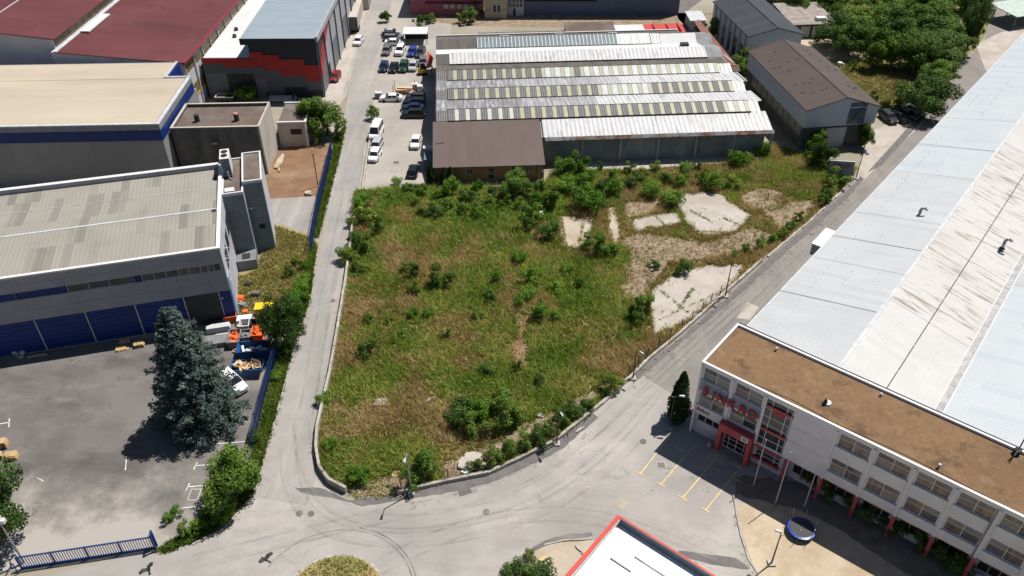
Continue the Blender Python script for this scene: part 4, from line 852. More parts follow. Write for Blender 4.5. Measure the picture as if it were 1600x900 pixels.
frf(26.6, 7.3, 29.6, 8.3, m_fgrey, 0, 2.6); frf(26.4, 7.5, 29.6, 8.5, m_fwhite, 2.65, 54.0, cuts=(0,.33,.66,1)); MB().box(2.6, 54, 26.25, 26.38, 7.2, 7.5).build('curb_shadow_line', m_dark, Fh)  # dark strip paints the shadow line below the raised white roof
frf(29.6, 8.3, 34.5, 7.3, m_wflat, 0, 54.0, cuts=(0,.3,.6,1))
frf(34.5, 7.3, 37, 8.5, m_fgrey, 0, 8.4); n = 46
for j in range(n):
    a = 8.5 + j*.78; last = j > 36
    MB().slab([(a+.09,34.4,7.5),(a+.69,34.4,7.5),(a+.69,37,8.7),(a+.09,37,8.7)], .06).build('glazing_pane', (m_whitetrim if random.random() < .6 else m_lgrey) if last else M('roof_glass', (.20,.25,.27), None, 1, rough=.2) if j == 0 else bpy.data.materials['roof_glass'], Fh)
    MB().slab([(a-.07,34.4,7.56),(a+.07,34.4,7.56),(a+.07,37,8.76),(a-.07,37,8.76)], .1).build('glazing_bar', m_whitetrim, Fh)
MB().slab([(8.4,34.45,7.42),(44.4,34.45,7.42),(44.4,37,8.62),(8.4,37,8.62)], .2).build('glazing_curb', m_dark, Fh)
frf(34.5, 7.4, 37, 8.6, m_fwhite, 44.5, 46.3); frf(34.5, 7.3, 37, 8.5, m_wflat, 46.4, 54)
frf(37, 8.5, 43.6, 6.6, m_fgrey, 0, 52)
MB().box(0, 52, 43.6, 43.9, 6.3, 6.9).build('rear_parapet', m_whitetrim, Fh)
for u_ in (13.5, 25.0, 36.5): MB().slab([(u_,40.2,7.75),(u_+1.9,40.2,7.75),(u_+1.9,42,7.2),(u_,42,7.2)], .15).build('roof_light', m_lgrey, Fh)
MB().box(49.6, 51.2, 30.6, 31.8, 7.9, 8.6).build('roof_hatch', m_dark, Fh)
for k in range(6):                                       # rusty fascia in lengths, front wall piers
    a, b = 18.6+k*6.7, 18.6+(k+1)*6.7; MB().slab([(a+.02,-1.9,4.75),(b-.02,-1.9,4.75),(b-.02,-1.62,5.28),(a+.02,-1.62,5.28)], .05).build('fascia_sheet', m_rust, Fh)
    MB().box(b-.3, b+.1, -1.45, -1.2, 0, 4.7).build('pier', m_greyclad, Fh)
# brown mono-pitch house in front
Hs = thing('site_house', 'ochre walled house under one wide mauve brown sheet roof', 'house', (-12.9, 120.0), 3.2)
MB(RZ(0,1.0,0,0)).wall(18.2, 0, 3.05, .3, [(5.2,6.3,1.0,2.2),(8.9,10.0,.1,2.3),(12.9,14.2,1.0,2.4),(15.3,16.4,1.0,2.4)]).build('front_wall', m_ochre, Hs)
MB().box(.25, 17.95, 1.303, 9, 0, 3.0).build('wall', m_ochre, Hs)
for a0, a1, z0, z1 in ((5.2,6.3,1.0,2.2),(12.9,14.2,1.0,2.4),(15.3,16.4,1.0,2.4)): window(Hs, RZ(0,1.0,0,0), a0, a1, z0, z1, (.5,), (), m_whitetrim, m_glass)
window(Hs, RZ(0,1.0,0,0), 8.9, 10.0, .1, 2.3, (), (.4,), m_lgrey, m_glass, name='door')
MB().slab([(-.3,0,3.15),(18.5,0,3.15),(18.3,10.0,6.62),(-.3,10.0,6.62)], .14).build('roof', m_mauve, Hs)
for x_ in (.02, 18.0):
    w_ = MB(); w_.T = Matrix(((0,1,0,0),(1,0,0,0),(0,0,1,0),(0,0,0,1))); w_.sideprism([(1.31,3.003),(9.9,3.003),(9.9,6.4),(1.31,3.4)], x_, x_+.2); w_.build('gable_infill', m_ochre, Hs)
MB().sideprism([(0,0),(.2,0),(.2,3.2),(0,3.2)], 1.303, 9).build('side_wall', m_ochre, Hs); MB().box(17.9, 18.35, 1.0, 4.0, 0, 1.1).build('porch_wall', m_oldconc, Hs)
p_ = MB(); p_.box(17.0, 17.12, .1, .22, 0, 3.0); p_.box(18.2, 18.32, .1, .22, 0, 3.05); p_.build('porch_post', m_dark, Hs)
MB().slab([(.2,5.0,4.93),(1.6,5.15,4.98),(1.6,5.35,5.05),(.2,5.25,5.02)], .06).build('roof_slit', m_dark, Hs)
wd = thing('side_canopy', 'small white canopy with blue grey screen left of the mauve roof', 'canopy', (-14.2, 123.5), 3)
MB().box(-1.1, .6, 4.2, 5.2, 2.6, 2.75).build('canopy_roof', m_whitetrim, wd); MB().box(-.9, .55, 1.0, 4.15, 0, 2.2).build('screen', M('blue_grey_screen', (.12,.16,.20), None, 1), wd)
# rusty lean-to on the factory's east end, red sheds
Lt = thing('rusty_lean_to', 'rusty red lean-to roof stepping down the east end of the factory', 'shed', FO, FA)
rr = lambda px, py, z: (*loc_uv(G(px,py,z), FO, FA), z)
MB().slab([rr(1085,34,5.5), rr(1092,30,5.0), rr(1152,103,4.2), rr(1128,100,5.2)], .15).build('roof', m_rustroof, Lt)
q = [rr(1085,40,4.4), rr(1092,36,4.0), rr(1150,106,3.8), rr(1128,105,4.2)]; MB().prism([(a,b) for a,b,_ in q], 0, 3.9).build('wall', m_oldconc, Lt)
MB().slab([rr(1125,100,4.9), rr(1154,101,4.0), rr(1157,112,4.0), rr(1134,112,4.6)], .12).build('lower_roof', m_brroof, Lt)
Rs = thing('red_roof_shed', 'long rear shed with white and bright red roof behind the factory', 'shed', FO, FA)
q0 = loc_uv(G(955,34,6), FO, FA); 
MB().box(40, 53.5, 44.2, 48.5, 0, 5.9).build('wall', m_greyclad, Rs); MB().slab([(45.5,44.1,6.0),(54.2,44.1,6.0),(54.2,48.6,6.4),(45.5,48.6,6.4)], .12).build('red_roof', m_red, Rs)
MB().slab([(39,44.1,6.0),(45.45,44.1,6.0),(45.45,48.6,6.4),(39,48.6,6.4)], .12).build('white_roof', m_wflat, Rs); MB().slab([(28,44.1,6.0),(38.9,44.1,6.0),(38.9,49.5,6.9),(28,49.5,6.9)], .12).build('brown_roof', m_brownroof, Rs); MB().box(28.1,38.8,44.3,49.3,0,5.8).build('wall', m_greyclad, Rs)
MB().box(9.1,27.8,44.4,48,0,5.0).build('wall', m_greyclad, Rs); MB().slab([(9,44.1,5.2),(27.9,44.1,5.2),(27.9,48.2,5.6),(9,48.2,5.6)], .12).build('grey_roof', m_fgrey, Rs)
for u_ in (47.5, 50.5, 53): MB().box(u_, u_+.2, 44.1, 48.6, 6.2, 6.5).build('roof_rib', m_maroontrim, Rs)

# ---- grey gabled warehouse on the right and the charcoal one behind
def gable(name, label, o, deg, Wd, D, he, hr, rm, wm, lowz, lowm):
    g_ = thing(name, label, 'warehouse', o, deg)
    MB().sideprism([(0,lowz),(Wd,lowz),(Wd,he),(Wd/2,hr),(0,he)], .05, D).build('upper_wall', wm, g_)
    MB().box(.25, Wd-.25, .35, D-.1, 0, lowz-.003).build('lower_wall', lowm, g_)
    for a, b, za, zb in ((-.35,Wd/2,he-.08,hr+.13),(Wd/2+.01,Wd+.35,hr+.13,he-.08)):
        MB().slab([(a,-.35,za+.12),(b,-.35,zb),(b,D+.3,zb),(a,D+.3,za+.12)], .16).build('roof', rm, g_)
    MB().box(Wd/2-.12, Wd/2+.12, -.36, D+.3, hr+.1, hr+.17).build('ridge_cap', m_brownroof if rm is m_brroof else m_dkroof, g_)
    return g_
G1 = gable('gabled_warehouse', 'pale gabled warehouse with brown roof and white roller door on its front', (51.7,132.2), 8.2, 13.4, 27.2, 7.8, 9.7, m_brroof, m_whiteclad, 4.3, m_oldconc)
MB().box(4.6, 8.4, .1, .34, 0, 3.9).build('roller_door', M('white_shutter', (.50,.52,.55), None, 1, rough=.5, ribs=(2,.15,.02)), G1)
MB().box(8.0, 11.2, -.02, .049, 4.5, 8.6).build('glazed_bay', M('bay_glass', (.10,.12,.15), (.07,.085,.11), .5, rough=.15, spec=.6), G1)
MB().tube((8.3,-.06,4.7),(10.9,-.06,8.3),.07).build('bay_brace', m_dark, G1); MB().box(8.0,11.2,-.05,-.021,7.6,7.8).build('bay_rail', m_lgrey, G1)
for k in range(9): MB().box(.16, .248, 1.0+k*2.6, 3.3+k*2.6, 2.2, 4.1).build('side_pane', M('dusty_pane', (.22,.23,.17), None, 1, rough=.3) if k == 0 else bpy.data.materials['dusty_pane'], G1)
random.seed(3)
for k in range(34):
    s_ = random.choice((-1,1)); u_ = random.uniform(.8,5.8); v_ = random.choice((4,6.5,9,12,15,18,21,24))+random.uniform(-.8,.8); z_ = 9.83-(6.7-(6.7-u_))*0
    uu = 6.7 - u_ if s_ < 0 else 6.7 + u_; zz = 9.84 - u_*(9.83-7.84)/7.05
    MB().slab([(uu-.28,v_-.14,zz+.28*s_*.28+.035),(uu+.28,v_-.14,zz-.28*s_*.28+.035),(uu+.28,v_+.14,zz-.28*s_*.28+.035),(uu-.28,v_+.14,zz+.28*s_*.28+.035)], .03).build('roof_patch', m_dark, G1)
G2 = gable('gabled_warehouse', 'charcoal roofed gabled warehouse with white end wall behind the brown one', (49.6,167.4), 7.8, 11.8, 22, 7.9, 9.3, m_dkroof, m_whiteclad, .5, m_oldconc)
for k in range(5): MB().box(-.06, -.003, 2.2+k*3.6, 3.9+k*3.6, 1.2, 5.2).build('side_window', m_glass, G2)
for k in range(7): MB().box(-.2, -.003, 1.2+k*3.1, 1.5+k*3.1, .5, 7.6).build('wall_rib', m_greyclad, G2)
Sh = thing('lean_to_store', 'low store with grey sheet roof and white box beyond the charcoal roof', 'shed', (65.2,187.5), 5)
MB().box(0, 10.2, 0, 12.5, 0, 3.1).build('wall', m_oldconc, Sh); MB().slab([(-.4,-.5,3.3),(10.8,-.5,3.3),(10.6,13,3.9),(-.4,13,3.9)], .12).build('roof', M('grey_old_sheet', (.30,.26,.23), (.20,.17,.15), .8, ribs=(0,.5,.02)), Sh); MB().box(6.2, 8.4, 1.2, 2.6, 3.45, 4.1).build('roof_box', m_whitetrim, Sh)
for a in (2.2, 5.0): MB().box(a, a+2.2, -.06, -.003, .1, 2.7).build('gate_leaf', m_lgrey, Sh)

# ---- buildings along the far edge
Pk = thing('pink_workshop', 'dusky pink workshop building with grey windows at the far edge', 'building', (-25.2,203.5), -1)
MB().box(0, 18.0, 0, 20, 0, 7).build('wall', m_pinkwall, Pk); MB().box(-.2, 18.2, -.3, 20, 7.003, 7.3).build('roof', m_mauve, Pk)
for a in (8.2, 9.8, 11.6, 13.2): MB().box(a, a+1.2, -.05, -.003, 1.6, 2.6).build('window', m_lgrey, Pk)
MB().box(3.6, 17.8, -.9, -.01, 3.0, 3.15).build('canopy', m_maroontrim, Pk)
for a in (15.6, 17.0): MB().box(a, a+1.0, -.06, -.003, .6, 3.6).build('green_door', m_glass, Pk)
Yh = thing('porter_lodge', 'small sandy two storey lodge with paired dark windows', 'building', (-6.8,200.6), 0)
MB().box(0, 5.6, 0, 6, 0, 4.9).build('wall', m_yelhouse, Yh); MB().box(-.1, 5.7, -.1, 6.1, 4.903, 5.1).build('roof', m_brownroof, Yh); MB().box(0,3.2,1.5,4.5,5.1,6.4).build('roof_block', m_whitetrim, Yh)
for a in (2.2, 3.2): window(Yh, RZ(0,-.12,0,0), a, a+.7, 1.5, 3.4, (), (), m_lgrey, m_black)
MB().box(-.03, 5.6, -.03, -.003, 2.2, 2.3).build('string_course', m_brownroof, Yh)
Bg = thing('blue_grey_works', 'long slate blue works building with dark ribbon window at the far edge', 'building', (-1.0,203.2), 0)
MB().box(0, 42.5, 0, 30, 0, 12).build('wall', m_bluegrey, Bg); MB().box(4.0, 22, -.06, -.003, 3.4, 4.3).build('ribbon_window', m_black, Bg); MB().box(16.5, 22.2, -.07, -.003, 4.32, 7).build('dark_panel', m_black, Bg)
MB().box(-.1, 3.9, -.5, -.003, 0, 4.4).build('stair_bay', m_lgrey, Bg)
for a in (.2, 1.1, 2.0, 2.9): 
    for z in (2.2, 3.3): MB().box(a, a+.7, -.56, -.503, z, z+.9).build('bay_pane', m_glass, Bg)
MB().box(1.3, 1.9, -.56, -.503, 0, 1.8).build('bay_door', m_bluewall, Bg)
Hb = thing('equipment_shed', 'low grey sheds with a white lamp behind the charcoal roof', 'shed', (42.5,192), 5)
MB().box(0, 3.5, 0, 5, 0, 2.5).build('wall', m_greyclad, Hb); MB().slab([(-.3,-.3,2.6),(3.8,-.3,2.6),(3.8,5.3,3.0),(-.3,5.3,3.0)], .1).build('roof', m_lgrey, Hb)
Cn = thing('canopy', 'pale green canopy roof on steel posts at the far right edge', 'canopy', (119.8,192.6), 20)
MB().slab([(0,0,3.2),(16,0,3.2),(16,9,3.7),(0,9,3.7)], .2).build('canopy_roof', M('pale_green_sheet', (.42,.50,.46), None, 1), Cn)
for x_ in (.2, 7, 14):
    for y_ in (.3, 8.6): MB().tube((x_,y_,0),(x_,y_,3.2),.12).build('post', m_grey, Cn)
# white shelter by the car park
Tn = thing('car_shelter', 'white roofed open shelter at the back of the car park', 'shelter', (-25.0,183.0), 1)
MB().slab([(0,.3,2.55),(5.6,.3,2.55),(5.6,4.2,2.75),(0,4.2,2.75)], .15).build('roof', m_whitetrim, Tn)
for x_ in (.15, 5.4):
    for y_ in (.5, 4.0): MB().box(x_-.07, x_+.07, y_-.07, y_+.07, 0, 2.5).build('post', m_dark, Tn)
MB().box(.2, 5.4, 4.05, 4.2, 0, 2.4).build('back_wall', m_navy, Tn)
Ra = thing('red_awning', 'red triangular awning over the factory side alley', 'awning', G(666,95,2.6), 0)
a_, b__, c__, d__ = [Vector(x)-G(666,95,2.6) for x in (G(668,80,3.4), G(677,90,3.2), G(674,104,2.8), G(667,107,2.6))]
MB().slab([tuple(d__), tuple(c__), tuple(b__), tuple(a_)], .08).build('awning_cloth', m_red, Ra)
for q in (a_, c__, d__): MB().tube((q.x,q.y,-2.6),(q.x,q.y,q.z-.08),.05).build('post', m_dark, Ra)

# ------------------------------------------------------------------ plants
def np_mesh(name, V, k, m):
    V = np.asarray(V, dtype=np.float32).reshape(-1, 3); n = len(V)//k
    me = bpy.data.meshes.new(name); me.vertices.add(len(V)); me.vertices.foreach_set('co', V.ravel())
    me.loops.add(n*k); me.loops.foreach_set('vertex_index', np.arange(n*k, dtype=np.int32))
    me.polygons.add(n); me.polygons.foreach_set('loop_start', np.arange(0, n*k, k, dtype=np.int32)); me.polygons.foreach_set('loop_total', np.full(n, k, dtype=np.int32))
    me.materials.append(m); me.update(calc_edges=True); return me
def unit(a): return a / (np.linalg.norm(a, axis=1, keepdims=True) + 1e-9)
def leaf_quads(P, Nrm, size, asp=.6):
    n = len(P); t = unit(np.cross(Nrm, rng.normal(size=(n,3)))); b = np.cross(Nrm, t)
    s = (size * rng.uniform(.6, 1.35, n))[:, None]
    t *= s; b *= s*asp
    return np.stack([P-t*.5, P+b*.5-t*.05, P+t*.5, P-b*.5-t*.05], 1)
def crown(nclump, nleaf, leaf, rx=1.0, rz=.9, zc=1.0, cr=.38, low=-.75, lift=.35):
    d = unit(rng.normal(size=(nclump*3, 3))); d = d[d[:,2] > low][:nclump]
    rr = rng.uniform(.25, .98, len(d))[:, None]
    C = d*rr*np.array([rx, rx, rz]); cs = rng.uniform(.35, 1.25, len(d))*cr*rx
    idx = rng.choice(len(d), nleaf, p=cs**2/np.sum(cs**2))
    ld = unit(rng.normal(size=(nleaf, 3)))
    P = C[idx] + ld*(cs[idx]*rng.uniform(.55, 1.05, nleaf))[:, None]*np.array([1,1,.8])
    nr = unit(ld + .55*rng.normal(size=(nleaf, 3)) + np.array([0,0,lift]))
    P[:,2] += zc
    return leaf_quads(P, nr, leaf), C + np.array([0,0,zc]), cs
def limbs(C, r, top=.5, base=0.0, n=7):
    mb = MB(); mb.tube((0,0,base), (.02,.0,top), r, 7, r*.6)
    for c in C[:n]: mb.tube((.02,0,top*.8), tuple(c*np.array([.8,.8,.95])), r*.4, 5, r*.12)
    return mb.mesh('trunk')
def proto(kind, m, nclump, nleaf, leaf, **kw):
    q, C, cs = crown(nclump, nleaf, leaf, **kw)
    me = np_mesh(kind, q, 4, m); tr = limbs(C, kw.get('tr', .06) if False else .05, top=.55); tr.materials.append(m_bark)
    return me, tr
TREES = [proto('crown', m, nc, 11500, .085, rx=1.0, rz=1.0, zc=1.12, cr=.38) for m, nc in ((lf_tree,34),(lf_tree,26),(lf_dark,30),(lf_lime,28),(lf_tree,40))]
BSPEC = [(lf_bush,16,.42,.85),(lf_bush,9,.50,.70),(lf_dark,14,.40,.95),(lf_lime,13,.38,.80),(lf_bush,26,.30,1.05),(lf_tree,11,.34,1.25),(lf_lime,20,.28,1.10),(lf_dark,22,.30,.75)]
BUSH = [proto('foliage', m, nc, 2300, .125, rx=1.0, rz=rz_, zc=.75, cr=cr_, low=-.5) for m, nc, cr_, rz_ in BSPEC]
def plant(name, label, cat, px, py, rad, hgt, var, lib, group=None, part='crown', z=0.0):
    p = G(px, py, z); t = thing(name, label, cat, p, random.uniform(0, 360), group)
    a, b = lib[var]
    zs = hgt/ (2.2 if lib is TREES else 1.6)
    for nm, me in ((part, a), ('trunk' if lib is TREES else 'stem', b)):
        o = bpy.data.objects.new(nm, me); COL.objects.link(o); o.parent = t; o.scale = (rad*random.uniform(.85,1.15), rad*random.uniform(.8,1.15), zs)
    return t
def tree(label, base, top, rad, var, group=None):
    b, h = height(base, top); return plant('broadleaf_tree', label, 'tree', base[0], base[1], rad, h, var, TREES, group)
random.seed(11)
tree('bright green tree beside the white bay lines and the lower blue fence', (368,775), 692, 3.1, 0)
tree('dark green tree between the yellow box and the verge beside the west road', (448,545), 452, 2.9, 2)
tree('leafy round tree next to the low gatehouse and the west road', (512,212), 143, 5.0, 0)
tree('drooping dark tree at the left edge behind the floodlight mast', (4,850), 735, 3.0, 2)
tree('second drooping tree at the left edge beside the pallets', (-30,800), 700, 3.0, 2)
tree('small tree on the strip by the far end of the west road', (604,34), 14, 1.5, 0)
tree('tall bush tree between the factory and the charcoal roof, lower one', (1155,118), 72, 3.2, 0)
tree('tall bush tree between the factory and the charcoal roof, upper one', (1122,62), 22, 2.7, 3)
tree('bright tree in front of the brown roofed warehouse left of its roller door', (1272,236), 196, 2.4, 0)
tree('dark round tree just behind the billboard', (1281,262), 218, 1.9, 2)
tree('shrubby tree right of the white roller door', (1350,232), 190, 1.8, 0)
tree('broad bush tree in front of the mauve roofed house', (803,303), 258, 2.9, 0)
FOREST = [(1190,-16,3.2),(1215,-10,3.2),(1160,-24,3.0),(1246,20,3),(1268,8,3.4),(1300,20,3.6),(1330,24,3.8),(1362,20,4.0),(1398,26,4.2),(1432,14,4.0),(1466,10,4.2),(1500,6,4),(1545,16,3.2),(1300,62,3.4),(1325,78,3.8),(1350,62,3.6),(1378,62,4.2),(1412,56,4.2),(1444,50,4.2),(1480,44,4.4),(1362,98,3.0),(1392,94,3.4),(1420,100,4.2),(1452,98,4.6),(1484,96,4.4),(1508,78,3.6),(1436,172,3.9),(1462,130,3.4),(1478,136,3.0),(1495,120,2.8),(1578,4,3.0),(1230,4,3),(1385,40,4.2),(1455,72,4.4),(1335,42,3.6),(1420,-8,4.2),(1370,-10,4.2),(1320,-6,3.8),(1480,-14,4.2),(1270,-14,3.6)]
FOREST = [(x - (26 if x > 1470 and y > 30 else 14 if x > 1440 and y > 80 else 0), y, r*(.86 if x > 1440 else 1.0)) for x, y, r in FOREST if not (x > 1540)]
FOREST.sort(key=lambda f: (round(f[1]/45), f[0]))
rows = {}
for x, y, r in FOREST: rows.setdefault(round(y/45), []).append((x, y, r))
rown = ['rearmost','second rear','middle rear','middle front','second front','front','nearest']
for j, ky in enumerate(sorted(rows)):
    for i, (x, y, r) in enumerate(rows[ky]):
        plant('broadleaf_tree', f'green tree, {ORD(i)} from left in the {rown[min(j,6)]} row of the wood', 'tree', x, y+10, r*1.3, r*2.05+random.uniform(0,1.8), random.choice((0,1,4,0,3,2)), TREES, 'trees of the wood')
plant('broadleaf_tree', 'tall dark pine like tree at the right corner of the wood', 'tree', 1508, 84, 2.7, 14, 2, TREES, 'trees of the wood')
plant('broadleaf_tree', 'dark tall tree beside the canopy road at the wood edge', 'tree', 1508, 52, 3.0, 13, 2, TREES, 'trees of the wood')

# blue spruce in the yard
b, Hsp = height((317,655), 478)
sp = thing('blue_spruce', 'tall blue grey spruce standing in the asphalt yard', 'tree', b)
Q = []; tw = MB(); tw.tube((0,0,0),(0,0,Hsp*.97),.32,8,.03)
z = 1.0; tier = 0
while z < Hsp*.985:
    f = z/Hsp; Rt = 5.7*(1-f)**.62*(.9 if f < .12 else 1.0)*rng.uniform(.88,1.08) + .15
    nb = int(9 + 7*(1-f)); off = rng.uniform(0, 6.28)
    for k in range(nb):
        a = off + 6.283*k/nb + rng.uniform(-.2,.2); Lb = Rt*rng.uniform(.72,1.10); dirv = np.array([math.cos(a), math.sin(a), 0])
        if Lb > 1.2: tw.tube((0,0,z), tuple(dirv*Lb*.9 + np.array([0,0,z-.18*Lb])), .05, 4, .015)
        n = int(16 + 40*Lb)
        t = rng.uniform(.15, 1, n)**.75
        side = np.array([-math.sin(a), math.cos(a), 0]); wdt = .16 + .30*t*(1.12-t)*Lb
        P = dirv*(t*Lb)[:,None] + side*(rng.normal(size=n)*wdt*.62)[:,None]; P[:,2] += z - .22*t*Lb + .10*(t**3)*Lb + rng.normal(size=n)*.12
        nr = unit(np.array([0,0,.8]) + dirv*.45 + .6*rng.normal(size=(n,3))); Q.append(leaf_quads(P, nr, .34, .42))
    z += .50 + .15*(1-f); tier += 1
me = np_mesh('needle_crown', np.concatenate(Q), 4, lf_spruce); o = bpy.data.objects.new('crown', me); COL.objects.link(o); o.parent = sp
tw.build('trunk', m_bark, sp)
# columnar cypresses
def column(label, base, top, rad):
    b, h = height(base, top); t = thing('columnar_cypress', label, 'tree', b)
    n = int(2200 + 2000*rad*h/4); zz = rng.uniform(.02,1,n); a = rng.uniform(0,6.283,n); lob = 1+.16*np.sin(3*a+zz*9)+.12*np.sin(5*a-zz*17); pr = rad*np.clip(np.minimum(1, .45+zz*3.2)*(1-zz)**.62*1.12, .02, 1.05)*rng.uniform(.62,1.10,n)*lob
    P = np.stack([pr*np.cos(a), pr*np.sin(a), zz*h], 1); nr = unit(np.stack([np.cos(a), np.sin(a), np.full(n,.5)],1)+.5*rng.normal(size=(n,3)))
    me = np_mesh('crown', leaf_quads(P, nr, .30, .55), 4, lf_thuja); o = bpy.data.objects.new('crown', me); COL.objects.link(o); o.parent = t
    MB().tube((0,0,0),(0,0,h*.8),.1*rad+.05,6,.03).build('trunk', m_bark, t)
column('tall dark pointed cypress at the corner of the white office building', (1057,656), 581, 1.3)
column('dark slim cypress at the left corner of the ochre house', (674,288), 258, .75)
column('dark slim cypress before the ochre wall, middle of three', (695,290), 262, .7)
column('dark slim cypress before the ochre wall, right of three', (705,290), 261, .7)
# juniper clumps by the showroom
plant('juniper', 'spreading dark juniper beside the red edged roof', 'shrub', 842, 905, 1.9, 1.9, 2, BUSH, part='foliage')
plant('juniper', 'spreading dark juniper left part at the bottom edge', 'shrub', 812, 902, 1.5, 1.8, 2, BUSH, part='foliage')
plant('bush', 'light green bush above the dark junipers at the bottom edge', 'bush', 827, 876, .75, 1.5, 3, BUSH, part='foliage')

# bushes of the lot, by where they stand
ZONES = {
 'bush {o} from left along the car park end of the lot': [(621,290,.9),(565,325,1.4),(577,345,1.5),(560,352,1.2),(640,300,.9),(660,305,1.0),(683,312,1.1),(706,306,1.5),(680,340,1.3),(733,315,1.2),(648,322,.9),(765,322,1.0),(790,325,1.0),(612,310,.8),(748,300,1.0),(770,305,.9),(828,312,1.2),(815,330,1.1),(845,300,1.1),(722,335,1.0),(700,328,1.0),(655,338,.9),(745,340,.9),(840,322,1.2)],
 'bush {o} from left along the upper west kerb of the lot': [(556,378,1.2),(566,395,1.4),(545,408,1.0),(563,425,1.0),(590,365,1.1)],
 'bush {o} from left in front of the factory wall': [(884,272,1.6),(903,276,1.8),(983,270,.9),(1024,268,.9),(1070,268,1.0),(1089,266,.7),(1147,262,1.6),(1166,257,1.3),(1187,242,1.4),(935,268,.8),(915,284,1.3),(895,290,1.2),(958,280,1.1),(1005,282,1.0),(1040,284,1.0),(1062,290,1.1)],
 'bush {o} from left behind the concrete slabs': [(830,355,1.8),(858,325,1.7),(880,300,1.6),(858,372,1.6),(920,330,2.2),(958,306,1.7),(986,292,1.5),(1015,306,1.5),(1051,322,1.7),(1096,288,1.1),(1113,298,1.6),(1144,293,1.4),(905,302,1.5),(940,300,1.4),(935,325,1.2)],
 'bush {o} from left among the concrete slabs': [(929,395,1.7),(956,400,1.2),(1069,428,1.2),(1022,418,.8),(1003,488,1.5),(994,502,1.3)],
 'bush {o} from left amid the dry grass field': [(690,446,1.5),(649,460,.9),(642,430,1.2),(647,496,.8),(672,494,.8),(576,505,.7),(608,505,.5),(630,528,.6),(573,556,1.3),(698,527,.6),(766,468,1.0),(747,498,.8),(813,478,1.0),(835,440,1.3),(841,498,1.3),(827,465,1.1),(760,583,.8),(806,581,.9),(841,600,.7),(810,408,1.0),(775,440,.9),(872,455,1.1),(885,425,.9),(866,500,.9),(905,450,.8)],
 'big bush {o} from left in the lower field': [(720,662,1.9),(749,655,1.5),(790,660,2.0),(745,680,1.4),(776,640,1.2)],
 'bush {o} from left along the curved south kerb': [(514,700,.8),(561,750,1.3),(657,752,1.6),(744,735,.8),(770,724,1.0),(791,717,1.0),(822,700,1.1),(842,690,1.1),(860,680,1.0),(878,662,1.1),(896,650,1.1),(914,640,1.1),(953,610,1.3)],
 'low weed bush {o} from left along the side road kerb': [(1148,402,.7),(1165,395,.8),(1185,388,.8),(1205,378,.8),(1222,372,.8),(1238,356,.7),(1246,345,.8),(1228,362,.7)],
 'bush {o} from left around the billboard at the lot corner': [(1288,318,1.1),(1296,302,1.3),(1305,292,1.6),(1318,280,1.1),(1268,258,1.0),(1258,250,.9)],
 'shrub {o} from left on the west verge and its edges': [(540,408,1.2),(503,630,.8),(452,430,.8),(463,412,.7),(585,186,1.2),(432,590,.6),(272,806,.7),(262,816,.5),(310,825,.8),(330,818,.9),(290,834,.8),(352,812,1.0),(385,740,.9),(398,690,.7),(468,470,.9),(455,500,1.0)],
 'shrub {o} from left on the lawn beside the lower tower': [(470,455,1.0),(478,438,.8),(462,478,1.2),(452,470,.9),(466,505,1.1),(440,522,.9),(474,420,.7)],
 'bush {o} from left behind the car park and far sheds': [(660,44,1.9),(672,36,1.2),(735,34,2.2),(722,36,1.4),(500,225,1.0),(525,218,1.2),(447,222,1.1),(385,158,1.7),(358,158,.9),(655,14,1.6)],
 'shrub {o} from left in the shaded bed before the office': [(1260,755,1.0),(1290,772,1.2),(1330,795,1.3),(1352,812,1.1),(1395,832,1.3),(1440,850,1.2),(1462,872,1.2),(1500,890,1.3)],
 'bush {o} from left at the meadow edge of the wood': [(1362,160,1.2),(1375,172,1.4),(1392,178,1.4),(1405,168,1.2),(1410,150,1.2),(1330,110,1.0)],
}
random.seed(5)
adj = ['dark green','leafy green','mid green']
for zn, L in ZONES.items():
    for i, (x, y, r) in enumerate(sorted(L)):
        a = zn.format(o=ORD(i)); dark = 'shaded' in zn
        plant('bush', 'green ' + a, 'bush', x, y, r*1.22, r*random.uniform(1.7,2.25), 2 if dark else random.choice((0,1,4,0,4,3,2,5,5,6,7)), BUSH, zn.replace(' {o} from left', 'es' if 'bush {' in zn else 's'), 'foliage')  # shaded bed: shade put into the foliage colour by the dark leaf variant

# grass and weeds: uncountable, one mesh each
def inside(P, poly):
    x, y = P[:,0], P[:,1]; r = np.zeros(len(P), bool); n = len(poly)
    for i in range(n):
        x0, y0 = poly[i][0], poly[i][1]; x1, y1 = poly[i-1][0], poly[i-1][1]
        c_ = ((y0 > y) != (y1 > y)); r ^= c_ & (x < (x1-x0)*(y-y0)/((y1-y0) or 1e-9) + x0)
    return r
def scatter(poly, n):
    A = np.array([(p[0], p[1]) for p in poly]); lo, hi = A.min(0), A.max(0)
    P = rng.uniform(lo, hi, (int(n*2.2), 2)); return P[inside(P, poly)][:n]
GX = rng.uniform(0, 1, (64, 64))
def field(P, s):
    q = P/s; i = np.floor(q).astype(int); f = q-i; f = f*f*(3-2*f); a = GX[i[:,0]%64, i[:,1]%64]; b = GX[(i[:,0]+1)%64, i[:,1]%64]; c_ = GX[i[:,0]%64, (i[:,1]+1)%64]; d = GX[(i[:,0]+1)%64, (i[:,1]+1)%64]
    return (a*(1-f[:,0])+b*f[:,0])*(1-f[:,1]) + (c_*(1-f[:,0])+d*f[:,0])*f[:,1]
